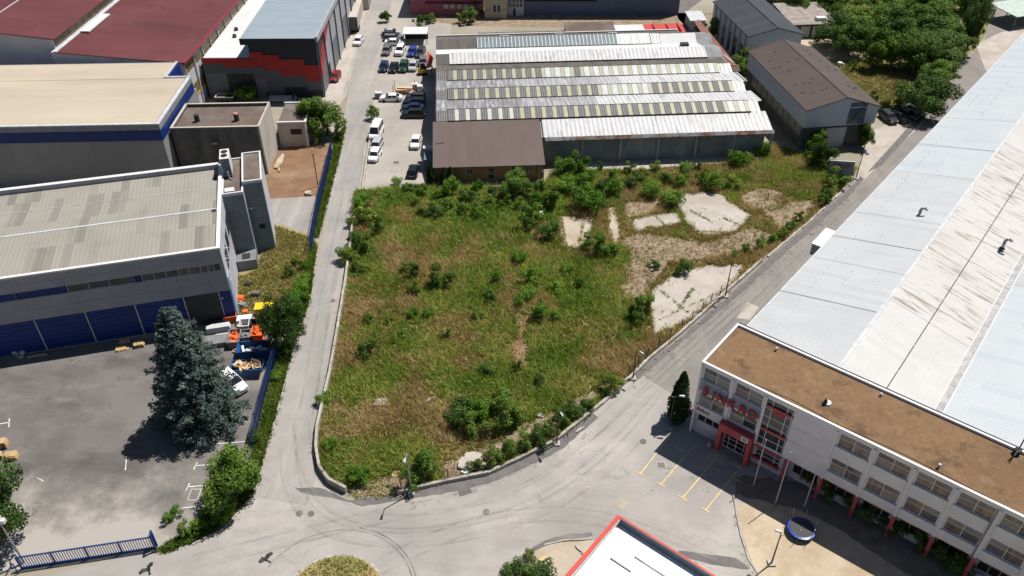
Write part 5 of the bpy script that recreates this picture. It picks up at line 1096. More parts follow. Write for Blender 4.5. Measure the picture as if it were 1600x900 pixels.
def tufts(P, h0, h1, wd, z0=.03, nb=3):
    out = []
    n = len(P)
    for _ in range(nb):
        a = rng.uniform(0, 6.283, n); h = rng.uniform(h0, h1, n); lean = rng.uniform(.35, 1.15, n)*h; off = rng.normal(size=(n,2))*.12
        b = np.column_stack([P+off, np.full(n, z0)]); s = np.stack([np.cos(a), np.sin(a), np.zeros(n)],1)*(wd*rng.uniform(.6,1.3,n))[:,None]
        la = rng.uniform(0, 6.283, n); t = b + np.stack([np.cos(la)*lean, np.sin(la)*lean, h],1)
        out.append(np.stack([b-s, b+s, t], 1))
    return np.concatenate(out)
def pxof(P):
    dep = P[:,1]*CP + CAM_H*SP; up = P[:,1]*SP - CAM_H*CP
    return 800+FOC*P[:,0]/dep, 450-FOC*up/dep
def stuff(name, V, m, label, cat):
    o = bpy.data.objects.new(name, np_mesh(name, V, 3, m)); COL.objects.link(o); return tag(o, label, cat, kind='stuff')
P = scatter(LOTW, 150000)
bad = np.zeros(len(P), bool)
for bp in BARE: bad |= inside(P, bp)
soft = np.zeros(len(P), bool)
for bp in BARE[6:]: soft |= inside(P, bp)
hard = np.zeros(len(P), bool)
for bp in BARE[:6]: hard |= inside(P, bp)
def edge_pts(poly, k, off):
    A = np.array(poly); i = rng.integers(0, len(A), k); t = rng.uniform(size=(k,1)); return A[i]*(1-t) + np.roll(A,-1,0)[i]*t + rng.normal(size=(k,2))*off
EDGE = np.concatenate([edge_pts(bp, 420 if j < 6 else 260, .28) for j, bp in enumerate(BARE)])
JOINT = []
for j in (0, 1, 2, 3):                                    # weeds in the joints of the slabs
    A = np.array(BARE[j]); lo_, hi_ = A.min(0), A.max(0)
    for _ in range(3):
        a_, b_ = rng.uniform(lo_, hi_), rng.uniform(lo_, hi_); t = rng.uniform(size=(70,1)); q_ = a_*(1-t)+b_*t+rng.normal(size=(70,2))*.06; JOINT.append(q_[inside(q_, BARE[j])])
JOINT = np.concatenate(JOINT)
P = P[~hard & (~soft | (rng.uniform(size=len(P)) < .11)) | (rng.uniform(size=len(P)) < .004)]
px_, py_ = pxof(P)
gsc = .55*field(P, 5.5) + .3*field(P+31, 2.1) + .15*field(P+77, 13)
g = (gsc-.5)*3.6 + .50
g += np.where((py_ < 350) & (px_ < 965), .38, 0) + np.where((px_ < 605) & (py_ < 470), .25, 0) - np.where((px_ > 985) & (py_ > 285), .45, 0) - np.where((px_ > 1000) & (py_ > 300), .2, 0) - np.where((px_ < 720) & (py_ > 440) & (py_ < 660), .22, 0) - np.where((py_ > 660) & (px_ < 640), .12, 0) + np.where((py_ > 600) & (px_ > 640), .12, 0) + np.where((px_ > 730)&(px_ < 900)&(py_ > 380)&(py_ < 520), .16, 0)
isg = rng.uniform(size=len(P)) < np.clip(g, .06, .95)
dens = rng.uniform(size=len(P)) < np.clip(.45 + field(P+11, 3)*.7, .3, 1)
stuff('green_weeds', np.concatenate([tufts(P[isg], .22, .72, .06), tufts(P[isg & dens][::4], .6, 1.15, .07), tufts(EDGE[::2], .15, .5, .055, .1), tufts(JOINT, .1, .35, .05, .14)]), lf_grass, 'green weeds and tall grass growing over the vacant lot', 'weeds')
stuff('dry_grass', np.concatenate([tufts(P[~isg & dens], .2, .6, .055), tufts(EDGE[1::2], .12, .4, .06, .1)]), lf_dry, 'dry straw coloured grass patches across the vacant lot', 'grass')
# leafy weed clumps, thickest where the lot is lush
cl = P[isg & (g > .62)]; cl = cl[rng.choice(len(cl), 3000, replace=False)]; Qc = []
for p in cl:
    lush_ = proj((p[0],p[1],0)); lush_ = lush_[1] < 348 and lush_[0] < 970
    k = int(rng.integers(8, 26))*(2 if lush_ else 1); r_ = rng.uniform(.15, .5)*(1.6 if lush_ else 1); d = unit(rng.normal(size=(k,3))); d[:,2] = np.abs(d[:,2])
    Qc.append(leaf_quads(np.array([p[0],p[1],.1]) + d*np.array([r_,r_,r_*1.3])*rng.uniform(.5,1,(k,1)), unit(d+.5*rng.normal(size=(k,3))+np.array([0,0,.4])), .24))
o = bpy.data.objects.new('weed_clumps', np_mesh('weed_clumps', np.concatenate(Qc), 4, lf_bush)); COL.objects.link(o); tag(o, 'broad leaved weed clumps thick in the lush parts of the lot', 'weeds', kind='stuff')
st_ = P[~isg & (field(P+53, 4.0) > .66)]; stuff('tall_straw', tufts(st_[::3], .7, 1.25, .045, nb=4), lf_dry, 'tall straw coloured grass stalks standing in patches', 'grass')
fp = P[rng.uniform(size=len(P)) < .008]; n = len(fp); q = leaf_quads(np.column_stack([fp, rng.uniform(.6,1.0,n)]), unit(np.array([0,0,1.])+.3*rng.normal(size=(n,3))), .15, .9)
o = bpy.data.objects.new('flower_heads', np_mesh('flower_heads', q, 4, m_umbel)); COL.objects.link(o); tag(o, 'pale umbel flower heads dotted through the weeds', 'flowers', kind='stuff')
vp_ = np.concatenate([scatter([tuple(p[:2]) for p in pix(VERGE1)], 2600), scatter([tuple(p[:2]) for p in pix(VERGE2)], 12000)])
stuff('verge_weeds', tufts(vp_, .15, .55, .085), lf_verge, 'green ground cover on the verge beside the west road', 'weeds')
mp_ = np.concatenate([scatter([tuple(p[:2]) for p in pix([(1300,95),(1345,95),(1420,115),(1420,170),(1378,176),(1340,140)])], 6000), scatter([tuple(p[:2]) for p in pix([(428,352),(484,372),(472,440),(456,530),(440,498),(376,498),(370,434),(400,424)])], 6000), scatter(circ(c, 4.5), 1800)])
gl2 = rng.uniform(size=len(mp_)) < .45
stuff('lawn_grass', tufts(mp_[gl2], .12, .4, .08, .05), lf_verge, 'green grass mixed into the lawns and the meadow', 'grass'); mp_ = mp_[~gl2]
stuff('meadow_grass', tufts(mp_, .12, .4, .08, .05), lf_dry, 'dry meadow grass by the wood, hall lawn and roundabout', 'grass')

# ------------------------------------------------------------------ vehicles
def loft(st):                                            # stations: (x, half width, z low, z high, tumble)
    mb = MB(); n = 8; P = []
    for x, w_, z0, z1, tu in st:
        P += [(x,-w_*.9,z0),(x,-w_,z0+.18*(z1-z0)),(x,-w_,z0+.68*(z1-z0)),(x,-w_*tu,z1),(x,w_*tu,z1),(x,w_,z0+.68*(z1-z0)),(x,w_,z0+.18*(z1-z0)),(x,w_*.9,z0)]
    F = [(k*n+i, k*n+(i+1)%n, (k+1)*n+(i+1)%n, (k+1)*n+i) for k in range(len(st)-1) for i in range(n)]
    F += [tuple(range(n))[::-1], tuple(range((len(st)-1)*n, len(st)*n))]
    return mb.add(P, F)
def car_meshes(L, W, belt, roof, cab, hood, wr=.32, deck=None):
    """cab = (rear bottom, rear top, front top, front bottom) along x, front is +x"""
    h = L/2; deck = deck or belt
    body = loft([(-h,W*.86,.32,deck*.82,.86),(-h+.10,W*.95,.22,deck*.97,.88),(cab[0],W,.20,deck,.90),(0,W,.18,belt,.92),(cab[3],W,.20,belt,.90),(h-.35,W*.96,.22,hood,.86),(h-.06,W*.86,.28,hood*.80,.82),(h,W*.78,.34,hood*.66,.80)])
    glass = MB(); z0, z1 = belt-.02, roof-.05; wb, wt = W*.90, W*.74
    glass.add([(cab[0],-wb,deck-.02),(cab[3],-wb,z0),(cab[3],wb,z0),(cab[0],wb,deck-.02),(cab[1],-wt,z1),(cab[2],-wt,z1),(cab[2],wt,z1),(cab[1],wt,z1)],[(0,1,5,4),(1,2,6,5),(2,3,7,6),(3,0,4,7),(4,5,6,7)])
    top = MB(); a, b = cab[1]-.05, cab[2]+.05
    top.add([(a,-wt-.03,z1),(b,-wt-.03,z1),(b,wt+.03,z1),(a,wt+.03,z1),(a+.15,-wt+.08,roof),(b-.2,-wt+.08,roof),(b-.2,wt-.08,roof),(a+.15,wt-.08,roof)],[(0,1,5,4),(1,2,6,5),(2,3,7,6),(3,0,4,7),(4,5,6,7),(3,2,1,0)])
    m_ = (cab[1]+cab[2])/2; PL = {}
    for s in (-1,1):
        for q_, (a0_, a1_, zz_, r_) in enumerate(((cab[3],cab[2],z0,.045),(cab[0],cab[1],deck,.07),(m_,m_,z0,.04))): PL['pillar%d%d' % (s, q_)] = MB().tube((a0_,s*(wb+.005),zz_),(a1_,s*(wt+.005),z1),r_,4)
    tyre = MB(Matrix.Rotation(R(90),4,'X')); tyre.lathe([(wr*.6,-.11),(wr,-.09),(wr,.09),(wr*.6,.11)], 14)
    rim = MB(Matrix.Rotation(R(90),4,'X')); rim.lathe([(wr*.58,-.10),(wr*.58,.115),(wr*.2,.09)], 10)
    hl = MB().box(h-.16, h-.015, -.16, .16, hood*.66, hood*.84); tl = MB().box(-h-.01, -h+.10, -.14, .14, deck*.62, deck*.88)
    mir = MB().box(cab[3]-.28, cab[3]-.12, -.09, .09, belt-.02, belt+.13); gri = MB().box(h-.06, h+.006, -W*.42, W*.42, hood*.50, hood*.64); pla = MB().box(-h-.02, -h+.02, -.26, .26, deck*.52, deck*.63); bum = MB().box(-h-.03, -h+.12, -W*.84, W*.84, .30, .44)
    D = {k: v.mesh(k) for k, v in dict(mirror=mir, grille=gri, number_plate=pla, bumper=bum, body=body, glasshouse=glass, roof=top, tyre=tyre, rim=rim, headlight=hl, tail_light=tl, **PL).items()}
    for k, m in (('mirror',m_dark),('grille',m_dark),('number_plate',m_whitetrim),('bumper',m_dark),('body',PAINT['grey']),('glasshouse',m_cglass),('roof',PAINT['grey']),('tyre',m_tyre),('rim',m_rim),('headlight',m_head),('tail_light',m_tail)): D[k].materials.append(m)
    for k in PL: D[k].materials.append(PAINT['grey'])
    D['pil'] = list(PL)
    D['dim'] = (L, W, belt, wr, hood, deck); return D
CARS = {'sedan': car_meshes(4.55,.89,.93,1.43,(-1.75,-1.05,.35,1.10),.86,deck=.98), 'hatch': car_meshes(4.05,.87,.95,1.48,(-1.98,-1.65,.30,1.02),.88), 'estate': car_meshes(4.6,.90,.95,1.47,(-2.22,-1.9,.35,1.10),.87),
        'suv': car_meshes(4.5,.93,1.05,1.68,(-2.15,-1.75,.40,1.10),1.02,.37), 'van': car_meshes(5.3,.99,1.25,2.35,(-2.6,-2.5,1.15,1.95),1.15,.36)}
def car(kind, paint, px, py, head, label, group=None, cat='car', name='parked_car', pos=None):
    D = CARS[kind]; L, W, belt, wr, hood, deck = D['dim']; t = thing(name, label, cat, pos or G(px, py, .03), head, group)
    def put(nm, key, par, loc=(0,0,0), m=None, rz=0):
        o = bpy.data.objects.new(nm, D[key]); COL.objects.link(o); o.parent = par; o.location = loc; o.rotation_euler = (0,0,rz)
        if m: setmat(o, m)
        return o
    put('body','body',t,m=PAINT[paint]); put('roof','roof',t,m=PAINT[paint]); put('windows','glasshouse',t); [put('pillar',k_,t,m=PAINT[paint]) for k_ in D['pil']]
    put('grille','grille',t); put('number_plate','number_plate',t); put('bumper','bumper',t)
    for sy in (-1,1): put('mirror','mirror',t,(0,sy*(W+.03),0))
    for sx in (-1,1):
        for sy in (-1,1):
            w_ = put('wheel','tyre',t,(sx*L*.30,sy*(W-.08),wr)); put('rim','rim',w_, rz=0 if sy < 0 else math.pi)
    for sy in (-1,1): put('headlight','headlight',t,(0,sy*W*.62,0)); put('tail_light','tail_light',t,(0,sy*W*.66,0))
    return t
g1 = 'cars in the car park'
car('white' and 'sedan','silver',612,54,0,'silver car, farthest of the side-on row in the car park',g1)
car('hatch','charcoal',612,58,0,'charcoal car second from the back in the side-on row',g1)
car('estate','grey',615,63,0,'grey car third from the back in the side-on row',g1)
car('sedan','white',617,70,0,'white sedan nearest of the side-on row at the back of the car park',g1)
car('hatch','grey',604.5,83,-95,'grey hatchback at the left end of the upper car park row',g1)
car('suv','white',625.5,83,-95,'white car second in the upper car park row',g1)
car('hatch','blue',644,85,-95,'bright blue hatchback in the upper car park row',g1)
car('estate','charcoal',657.5,86,-95,'charcoal car at the right end of the upper car park row',g1)
car('hatch','navy',600,108.5,-92,'dark navy hatchback at the left end of the second car park row',g1)
car('sedan','black',615.5,109,-92,'black sedan second in the second car park row',g1)
car('suv','green',631,108.5,-92,'dark green off-roader in the second car park row',g1)
car('hatch','silver',645.5,107.5,-92,'silver hatchback right of the dark green off-roader',g1)
car('estate','grey',661,101,-85,'grey car half hidden under the red awning',g1)
car('sedan','white',611,157,180,'white sedan parked broadside in the middle of the car park',g1)
car('hatch','charcoal',649,156,180,'charcoal hatchback at the back of the four dark cars by the factory',g1)
car('estate','black',647,163.5,180,'black estate second of the four dark cars by the factory',g1)
car('sedan','navy',645,172,180,'navy sedan third of the four dark cars by the factory',g1)
car('suv','black',645.5,182.5,180,'black off-roader nearest of the four dark cars by the factory',g1)
car('van','white',588.5,212,-95,'white van at the head of the three by the kerb wall',g1,'van','parked_van')
car('estate','silver',588.5,232,-96,'silver grey estate between two white vehicles by the kerb wall',g1)
car('hatch','white',586,247,-97,'white hatchback nearest along the kerb wall',g1)
car('sedan','white',650,226,-92,'lone white saloon on the right side of the car park',g1)
car('hatch','black',646.5,271,85,'black hatchback nearest the weedy lot in the car park',g1)
car('hatch','white',560,68,-93,'white hatchback parked on the roadside near the trailer',)
car('hatch','red',524.5,124,-94,'dark red hatchback on the pale pavement by the black building')
car('suv','white',365,603,-42,'white car with dark windscreen half hidden by the blue spruce')
for i, (x, y, k, p_, hd, lab) in enumerate(((1387,188,'suv','charcoal',-80,'charcoal off-roader beside the brown roofed warehouse corner'),(1403,188,'hatch','black',-60,'black hatchback second in the row under the wood'),(1416,183,'estate','charcoal',-55,'charcoal estate in the middle of the row under the wood'),(1429,176,'sedan','silver',-52,'silver roofed sedan in the row under the wood'),(1445,170,'hatch','black',-50,'black hatchback last in the row under the wood'))):
    car(k, p_, x, y, hd, lab, 'cars under the wood edge')
# box trailer
Tr = thing('box_trailer', 'long white box trailer beside the black clad building', 'trailer', (-37.6,190.3,0), 93)
MB().box(0, 13.2, -1.25, 1.25, 1.1, 4.0).build('box', m_cream, Tr); MB().box(-.04, -.003, -1.2, 1.2, 1.0, 3.95).build('rear_door', m_oldconc, Tr); MB().box(.2, 13, -.9, .9, .7, 1.09).build('chassis', m_dark, Tr)
for x_ in (1.2, 2.4, 3.6):
    for y_ in (-1.05, 1.05): wmb = MB(Matrix.Translation((x_, y_, .5)) @ Matrix.Rotation(R(90),4,'X')); wmb.lathe([(.5,-.15),(.5,.15)], 12); wmb.build('wheel', m_tyre, Tr)
Ct = thing('storage_container', 'beige container at the far end of the road strip', 'container', (-38.8,207,0), 92)
ct = MB(); ct.box(0, 6, -2.6, 3.0, 0, 2.9); ct.build('box', m_cream, Ct); ct = MB()
for i in range(12): ct.box(.15+i*.48, .4+i*.48, -2.65, -2.603, .1, 2.8)
ct.build('ribs', m_lightwall, Ct)

# ------------------------------------------------------------------ fences, gate, lamps
def fence(name, label, pts, h, m, gap=2.5, bars=14, cat='fence', mesh_only=False, lean=0):
    P = [G(*p) for p in pts]; root = thing(name, label, cat, P[0])
    for a, b in zip(P[:-1], P[1:]):
        n = max(1, round((b-a).length/gap)); d = (b-a).normalized(); nn = Vector((-d.y,d.x,0))
        for k in range(n):
            p, q = a.lerp(b,k/n)-P[0], a.lerp(b,(k+1)/n)-P[0]
            MB().tube(tuple(p), tuple(p+Vector((random.uniform(-lean,lean),random.uniform(-lean,lean),h+.1))), .06, 5).build('post', m, root)
            mb = MB()
            if bars:
                for j in range(1, bars): r_ = p.lerp(q, j/bars); mb.tube(tuple(r_+Vector((0,0,.1))), tuple(r_+Vector((0,0,h))), .022 if not mesh_only else .006, 4)
                for zz in (.2, h*.55, h-.1): mb.tube(tuple(p+Vector((0,0,zz))), tuple(q+Vector((0,0,zz))), .035, 4)
            else:
                for zz in (.4, .85, 1.3, 1.75): mb.tube(tuple(p+Vector((0,0,zz))), tuple(q+Vector((0,0,zz))), .014, 3)
            mb.build('fence_panel' if bars else 'wire', m, root)
    return root
fence('bar_fence', 'dark blue bar fence between the soil plot and the west road', [(519,240),(508,290),(498,330),(486,395)], 2.6, m_bluef, 2.5, 22)
fence('bar_fence', 'dark blue bar fence along the yard beside the white van', [(436,545),(424,590),(410,640),(395,703)], 2.4, m_bluef, 2.5, 22)
m_oldsteel = M('rusted_steel_post', (.075,.06,.05), (.05,.042,.038), 2, rough=.8)
fence('wire_fence', 'thin rusty wire fence on the kerb wall beside the side road', [(983,590),(1010,563),(1065,518),(1138,452)], 2.0, m_oldsteel, 2.4, 0, lean=.12)
fence('wire_fence', 'sparse thin fence posts on the south kerb of the lot', [(508,744),(540,768)], 1.6, m_oldsteel, 2.2, 0, lean=.1)
fence('wire_fence', 'sparse thin wire fence above the curved kerb', [(628,766),(700,750),(762,738),(815,713),(868,686)], 1.7, m_oldsteel, 3.4, 0, lean=.1)
# sliding gate
A, Bq = G(35,889), G(243,857); gl_ = (Bq-A).length; ga = math.degrees(math.atan2((Bq-A).y,(Bq-A).x))
gt = thing('sliding_gate', 'dark blue sliding gate of upright bars across the yard entrance', 'gate', A, ga)
MB().box(0, gl_, -.06, .06, 1.78, 1.90).build('top_rail', m_bluef, gt); MB().box(0, gl_, -.07, .07, .10, .26).build('bottom_rail', m_bluef, gt)
nbar = 52; bm = MB().box(-.028, .028, -.028, .028, .26, 1.78).mesh('bar'); bm.materials.append(m_bluef)
for i in range(nbar+1):
    o = bpy.data.objects.new('bar', bm); COL.objects.link(o); o.parent = gt; o.location = (.04+(gl_-.08)*i/nbar, 0, 0)
for i in range(5): MB().box(gl_*i/4-.07, gl_*i/4+.07, -.075, .075, .08, 1.92).build('stile', m_bluef, gt)
gp = MB(); gp.box(gl_+.02, gl_+.2, -.35, -.18, 0, 2.5); gp.box(gl_+.02, gl_+.2, .18, .35, 0, 2.5); gp.box(gl_+.02, gl_+.2, -.18, .18, 2.35, 2.5); gp.build('gate_post', m_bluef, gt)
for sy in (-.5, .5): MB().path([(-.2,sy,0),(-.2,sy,1.7),(-1.4,sy*2.2,.1)], .06).build('gate_brace', m_bluef, gt)
# lamp posts
def lamp(label, base, h, arm=(0,-1.0), m=m_steel, head=m_lgrey):
    t = thing('street_lamp', label, 'street lamp', G(*base)); MB().box(-.35,.35,-.35,.35,0,.22).build('footing', m_conc, t)
    MB().tube((0,0,.2),(0,0,h),.09,8,.055).build('post', m, t)
    e = (arm[0], arm[1], h+.15); MB().tube((0,0,h-.05), e, .045, 6).build('arm', m, t)
    hm = MB(Matrix.Translation(e) @ Matrix.Rotation(math.atan2(arm[1],arm[0]),4,'Z')); hm.add([(-.3,-.09,0),(.35,-.16,0),(.35,.16,0),(-.3,.09,0),(-.25,-.06,.12),(.3,-.1,.14),(.3,.1,.14),(-.25,.06,.12)],[(3,2,1,0),(4,5,6,7),(0,1,5,4),(1,2,6,5),(2,3,7,6),(3,0,4,7)]); hm.build('lamp_head', head, t); return t
lamp('grey street lamp on the south kerb near the rubble corner', (643,772), 6.4, (-.1,-1.0))
lamp('thin dark street lamp among the hedge on the curved kerb', (870,694), 5.4, (.3,-.7), m_oldsteel)
lamp('thin dark street lamp at the bend by the gravel path', (989,592), 4.6, (.5,-.5), m_oldsteel)
lamp('thin dark street lamp beside the pale slab and side road', (1133,464), 5.6, (.4,-.5), m_oldsteel)
lamp('thin street lamp beside the billboard at the lot corner', (1337,280), 5.2, (.3,-.6), m_oldsteel)
lamp('street lamp with white head before the pointed cypress', (1046,668), 5.0, (.75,-.1), m_dark, m_whitetrim)
lamp('dark lamp post with white head on the pale sand', (1205,881), 4.9, (-.25,.1), m_dark, m_whitetrim)
lamp('lamp post beside the wood edge and side road', (1432,180), 5.0, (.6,-.4), m_steel)
fm = thing('floodlight_mast', 'grey mast with white floodlights beside the sliding gate', 'floodlight', G(38,879)); _, hm_ = height((38,879), 815)
MB().tube((0,0,0),(0,0,hm_),.10,8,.07).build('mast', m_steel, fm)
for dx, dz_ in ((-.05,.35),(.25,-.15)): MB().box(dx-.35, dx+.35, -.2, .2, hm_+dz_, hm_+dz_+.45).build('floodlight', m_whitetrim, fm)
MB().box(-.1,.6,-.08,.08,hm_-.1,hm_+.02).build('bracket', m_dark, fm)
for (a, b, lab) in (((1177,759),688,'white flagpole nearest the red entrance portal'),((1211,788),707,'white flagpole in the middle of the three'),((1256,793),727,'white flagpole nearest the trampoline')):
    p_, h_ = height(a, b); t = thing('flagpole', lab, 'flagpole', p_); MB().tube((0,0,0),(0,0,h_),.07,8,.04).build('pole', m_lgrey, t); MB().lathe([(.22,0),(.2,.25),(.09,.3)],8).build('base', m_grey, t); MB().lathe([(.02,h_),(.08,h_+.06),(.02,h_+.14)],8).build('finial', m_lgrey, t)
for (x, y, lab) in ((497,282,'thin dark pole standing in the red soil plot'),): 
    p_, h_ = height((x,y+9), 240); t = thing('pole', lab, 'pole', p_); MB().tube((0,0,0),(0,0,h_),.08,6).build('shaft', m_dark, t); MB().lathe([(.25,0),(.2,.1)],8).build('foot', m_conc, t)
# billboard
bp_ = G(1308,285); bb = thing('billboard', 'weathered billboard with red and blue print among bushes at the lot corner', 'billboard', bp_, -8)
MB().box(-2.0, 2.0, -.06, .06, 1.6, 4.0).build('panel', m_signblue, bb); MB().box(-2.06, 2.06, -.09, .08, 4.003, 4.1).build('top_rail', m_lgrey, bb)
for x_ in (-1.5, 1.5): MB().tube((x_,.12,0),(x_,.12,4.0),.08).build('post', m_steel, bb)
put_text('VELUX', .95, .012, M('sign_red', (.36,.03,.05), None, 1), bb, upright(0, -.075, 3.2), 'sign_lettering', .02)
MB().box(-1.6, .1, -.075, -.063, 1.95, 2.3).build('blue_strip', m_bluewall, bb)
# trampoline
tp = thing('trampoline', 'round trampoline with bright blue pad at the edge of the shade', 'trampoline', G(1250,832)); tp.scale = (.78,.78,.85)
MB().lathe([(1.5,.86),(1.5,.90)], 24).build('jumping_mat', M('mat_weave', (.05,.05,.055), None, 3, rough=.7), tp)
rg = MB(); n = 24
P1 = [(r_*math.cos(2*math.pi*i/n), r_*math.sin(2*math.pi*i/n), z_) for r_, z_ in ((1.5,.82),(1.78,.78),(1.78,.84),(1.5,.895)) for i in range(n)]
rg.add(P1, [(k*n+i,k*n+(i+1)%n,((k+1)%4)*n+(i+1)%n,((k+1)%4)*n+i) for k in range(4) for i in range(n)]); rg.build('safety_pad', m_trampblue, tp)
for i in range(6): a = 2*math.pi*i/6; MB().path([(1.6*math.cos(a),1.6*math.sin(a),0),(1.65*math.cos(a),1.65*math.sin(a),.8),(1.8*math.cos(a),1.8*math.sin(a),2.5)], .04, 6).build('leg_pole', m_steel, tp)
sk = MB(); sk.add([(r_*math.cos(2*math.pi*i/n), r_*math.sin(2*math.pi*i/n), z_) for r_, z_ in ((1.74,.8),(1.6,.25)) for i in range(n)], [(i,(i+1)%n,n+(i+1)%n,n+i) for i in range(n)]); sk.build('skirt', m_dark, tp)
# litter bin by the entrance
bn = thing('litter_bin', 'small pale litter bin left of the red portal', 'bin', onS(2.9,-.8,0), SA); MB().lathe([(.22,0),(.28,.75),(.3,.78),(.24,.8)], 10).build('drum', m_kerb, bn); MB().lathe([(.3,.8),(.3,.86),(.1,.95)], 10).build('lid', m_grey, bn)

# ------------------------------------------------------------------ yard clutter
def pallet(mb, x, y, z, a, s=1.0):
    T = Matrix.Translation((x,y,z)) @ Matrix.Rotation(a,4,'Z'); old = mb.T; mb.T = T
    for i in range(5): mb.box(-.6, .6, -.4+i*.17, -.29+i*.17, .11, .145)
    for i in range(3): mb.box(-.6+i*.53, -.46+i*.53, -.4, .4, .02, .11)
    mb.T = old
def stack(label, px, py, n, deg, lean=.05, group='pallet stacks'):
    t = thing('pallet_stack', label, 'pallets', G(px,py), deg, group)
    for i in range(n): mb = MB(); pallet(mb, random.uniform(-lean,lean), random.uniform(-lean,lean), i*.15, random.uniform(-lean,lean)); mb.build('pallet', m_wood, t)
stack('tall pallet stack at the left edge of the yard', 5, 698, 7, 10); stack('lower pallet stack at the left edge nearest the drooping tree', 20, 716, 5, 8); stack('half hidden pallet stack at the very left edge', -4, 718, 5, 30)
stack('loose pallets in front of the blue doors left of the spruce', 190, 548, 2, 35, .35); stack('pallet stack right of the loose pallets by the blue doors', 219, 540, 4, 12, .12); stack('flat pallets lying nearest the blue doors', 196, 535, 2, 20, .2)
def skip(name, label, px, py, deg, L, W_, h, m, fill=None, cat='skip'):
    t = thing(name, label, cat, G(px,py), deg)
    b0, b1 = .72, 1.0
    P = [(x*L/2*s, y*W_/2, z) for z, s in ((.1,b0),(h,b1)) for x, y in ((-1,-1),(1,-1),(1,1),(-1,1))]; q = .07
    Pi = [(x*(L/2*s-q), y*(W_/2-q), z) for z, s in ((.2,b0),(h,b1)) for x, y in ((-1,-1),(1,-1),(1,1),(-1,1))]
    MB().add(P+Pi, [(3,2,1,0),(0,1,5,4),(1,2,6,5),(2,3,7,6),(3,0,4,7),(8,9,10,11),(12,13,9,8),(13,14,10,9),(14,15,11,10),(15,12,8,11),(4,5,13,12),(5,6,14,13),(6,7,15,14),(7,4,12,15)]).build('hull', m, t)
    for x in (-.55,.0,.55):
        for sy in (-1,1): MB().box(x*L*.62-.06, x*L*.62+.06, sy*W_/2-.04, sy*W_/2+.04, .25, h-.05).build('rib', m, t)
    rm = MB(); ring(rm, -L/2-.05, L/2+.05, -W_/2-.05, W_/2+.05, h-.04, h+.06, .12); rm.build('rim', m, t)
    if fill:
        fm_, cnt, zt = fill
        for i in range(cnt):
            s = random.uniform(.3,.6); T = Matrix.Translation((random.uniform(-L/2+.6,L/2-.6), random.uniform(-W_/2+.4,W_/2-.4), zt+random.uniform(-.15,.25))) @ Matrix.Rotation(random.uniform(0,6),4,(random.random(),random.random(),1))
            MB(T).box(-s,s,-s*.7,s*.7,-.04-.2*random.random(),.05).build('waste_piece', fm_, t)
    return t
skip('skip', 'blue skip heaped with cardboard beside the white van', 389, 583, 4, 3.9, 1.9, 1.35, m_skipb, (m_card, 34, 1.35))
skip('skip', 'blue open skip with white waste behind the cardboard one', 399, 555, 6, 4.0, 2.0, 1.5, m_skipb, (m_whitetrim, 8, .8))
skip('crate', 'orange open crate near the blue panel door', 361, 500, 15, 1.7, 1.4, 1.0, m_orange, None, 'crate'); skip('crate', 'orange crate right of the dark bins by the skips', 405, 527, 5, 1.6, 1.9, 1.1, m_orange, (m_orange, 5, .9), 'crate'); skip('crate', 'grey crate full of red scrap beside the grey sheets', 368, 535, 8, 1.5, 2.6, 1.1, m_grey, (m_orange, 9, .8), 'crate')
skip('bin', 'green grey wheeled bin in the yard row', 385, 517, 8, 1.2, 1.5, 1.4, m_lgrey, None, 'bin'); skip('bin', 'dark grey bin in front of the green grey one', 386, 532, 8, 1.3, 1.6, 1.2, m_grey, (m_grey, 4, 1.0), 'bin'); skip('bin', 'dark brown bin beside the blue skip row', 403, 513, 5, 1.7, 1.2, 1.1, m_dark, None, 'bin')
def sheets(label, px, py, deg, L, W_, n, m):
    t = thing('sheet_stack', label, 'sheets', G(px,py), deg, 'stacked sheets by the roller door')
    for i in range(n): o = MB().box(-L/2+random.uniform(-.1,.1), L/2+random.uniform(-.1,.1), -W_/2, W_/2, .1+i*.14, .22+i*.14).build('sheet', m, t)
    MB().box(-L/3, -L/3+.15, -W_/2, W_/2, 0, .097).build('bearer', m_wood, t); MB().box(L/3, L/3+.15, -W_/2, W_/2, 0, .097).build('bearer', m_wood, t)
sheets('stack of grey sheets nearest the spruce, lowest of the three', 342, 537, 14, 3.0, 1.7, 5, m_grey); sheets('pale sheet stack in the middle before the roller door', 342, 517, 14, 3.0, .9, 6, m_lgrey); sheets('dark wrapped sheet stack close to the roller door', 340, 504, 14, 3.2, .9, 5, m_dark); sheets('white covered sheets behind the grey bins', 384, 503, 10, 2.2, 1.2, 5, m_whitetrim)
yb = thing('site_box', 'bright yellow metal box beside the dark green tree', 'box', G(416,494), 6); MB().box(-1.15,1.15,-.7,.7,.12,1.75).build('body', m_yellow, yb); MB().box(-1.2,1.2,-.75,.75,1.753,1.83).build('lid', m_yellow, yb); MB().box(-1.0,-.8,-.6,.6,0,.118).build('skid', m_dark, yb); MB().box(.8,1.0,-.6,.6,0,.118).build('skid', m_dark, yb)
for (x, y, s, m, lab) in ((374,470,.8,m_orange,'orange barrier leaning by the light blue wall'),(379,480,.7,m_grey,'dark machine beside the orange barrier'),(400,461,.8,m_oldconc,'dark square hatch lying in the dry lawn'),(388,445,.6,m_dark,'dark trestle pair in the dry lawn'),(384,489,.5,m_orange,'small orange part heap in front of the machine'),(399,478,.5,m_brownroof,'small brown box lying in the dry lawn')):
    t = thing('scrap_piece', lab, 'scrap', G(x,y), random.uniform(-20,20))
    for i in range(3): MB(Matrix.Translation((random.uniform(-.2,.2)*s,random.uniform(-.3,.3)*s,.25*s*(i+.6))) @ Matrix.Rotation(random.uniform(-.3,.3),4,(.6,.3,1))).box(-s*.7,s*.7,-s*.5,s*.5,-.13*s,.12*s).build('piece', m, t)
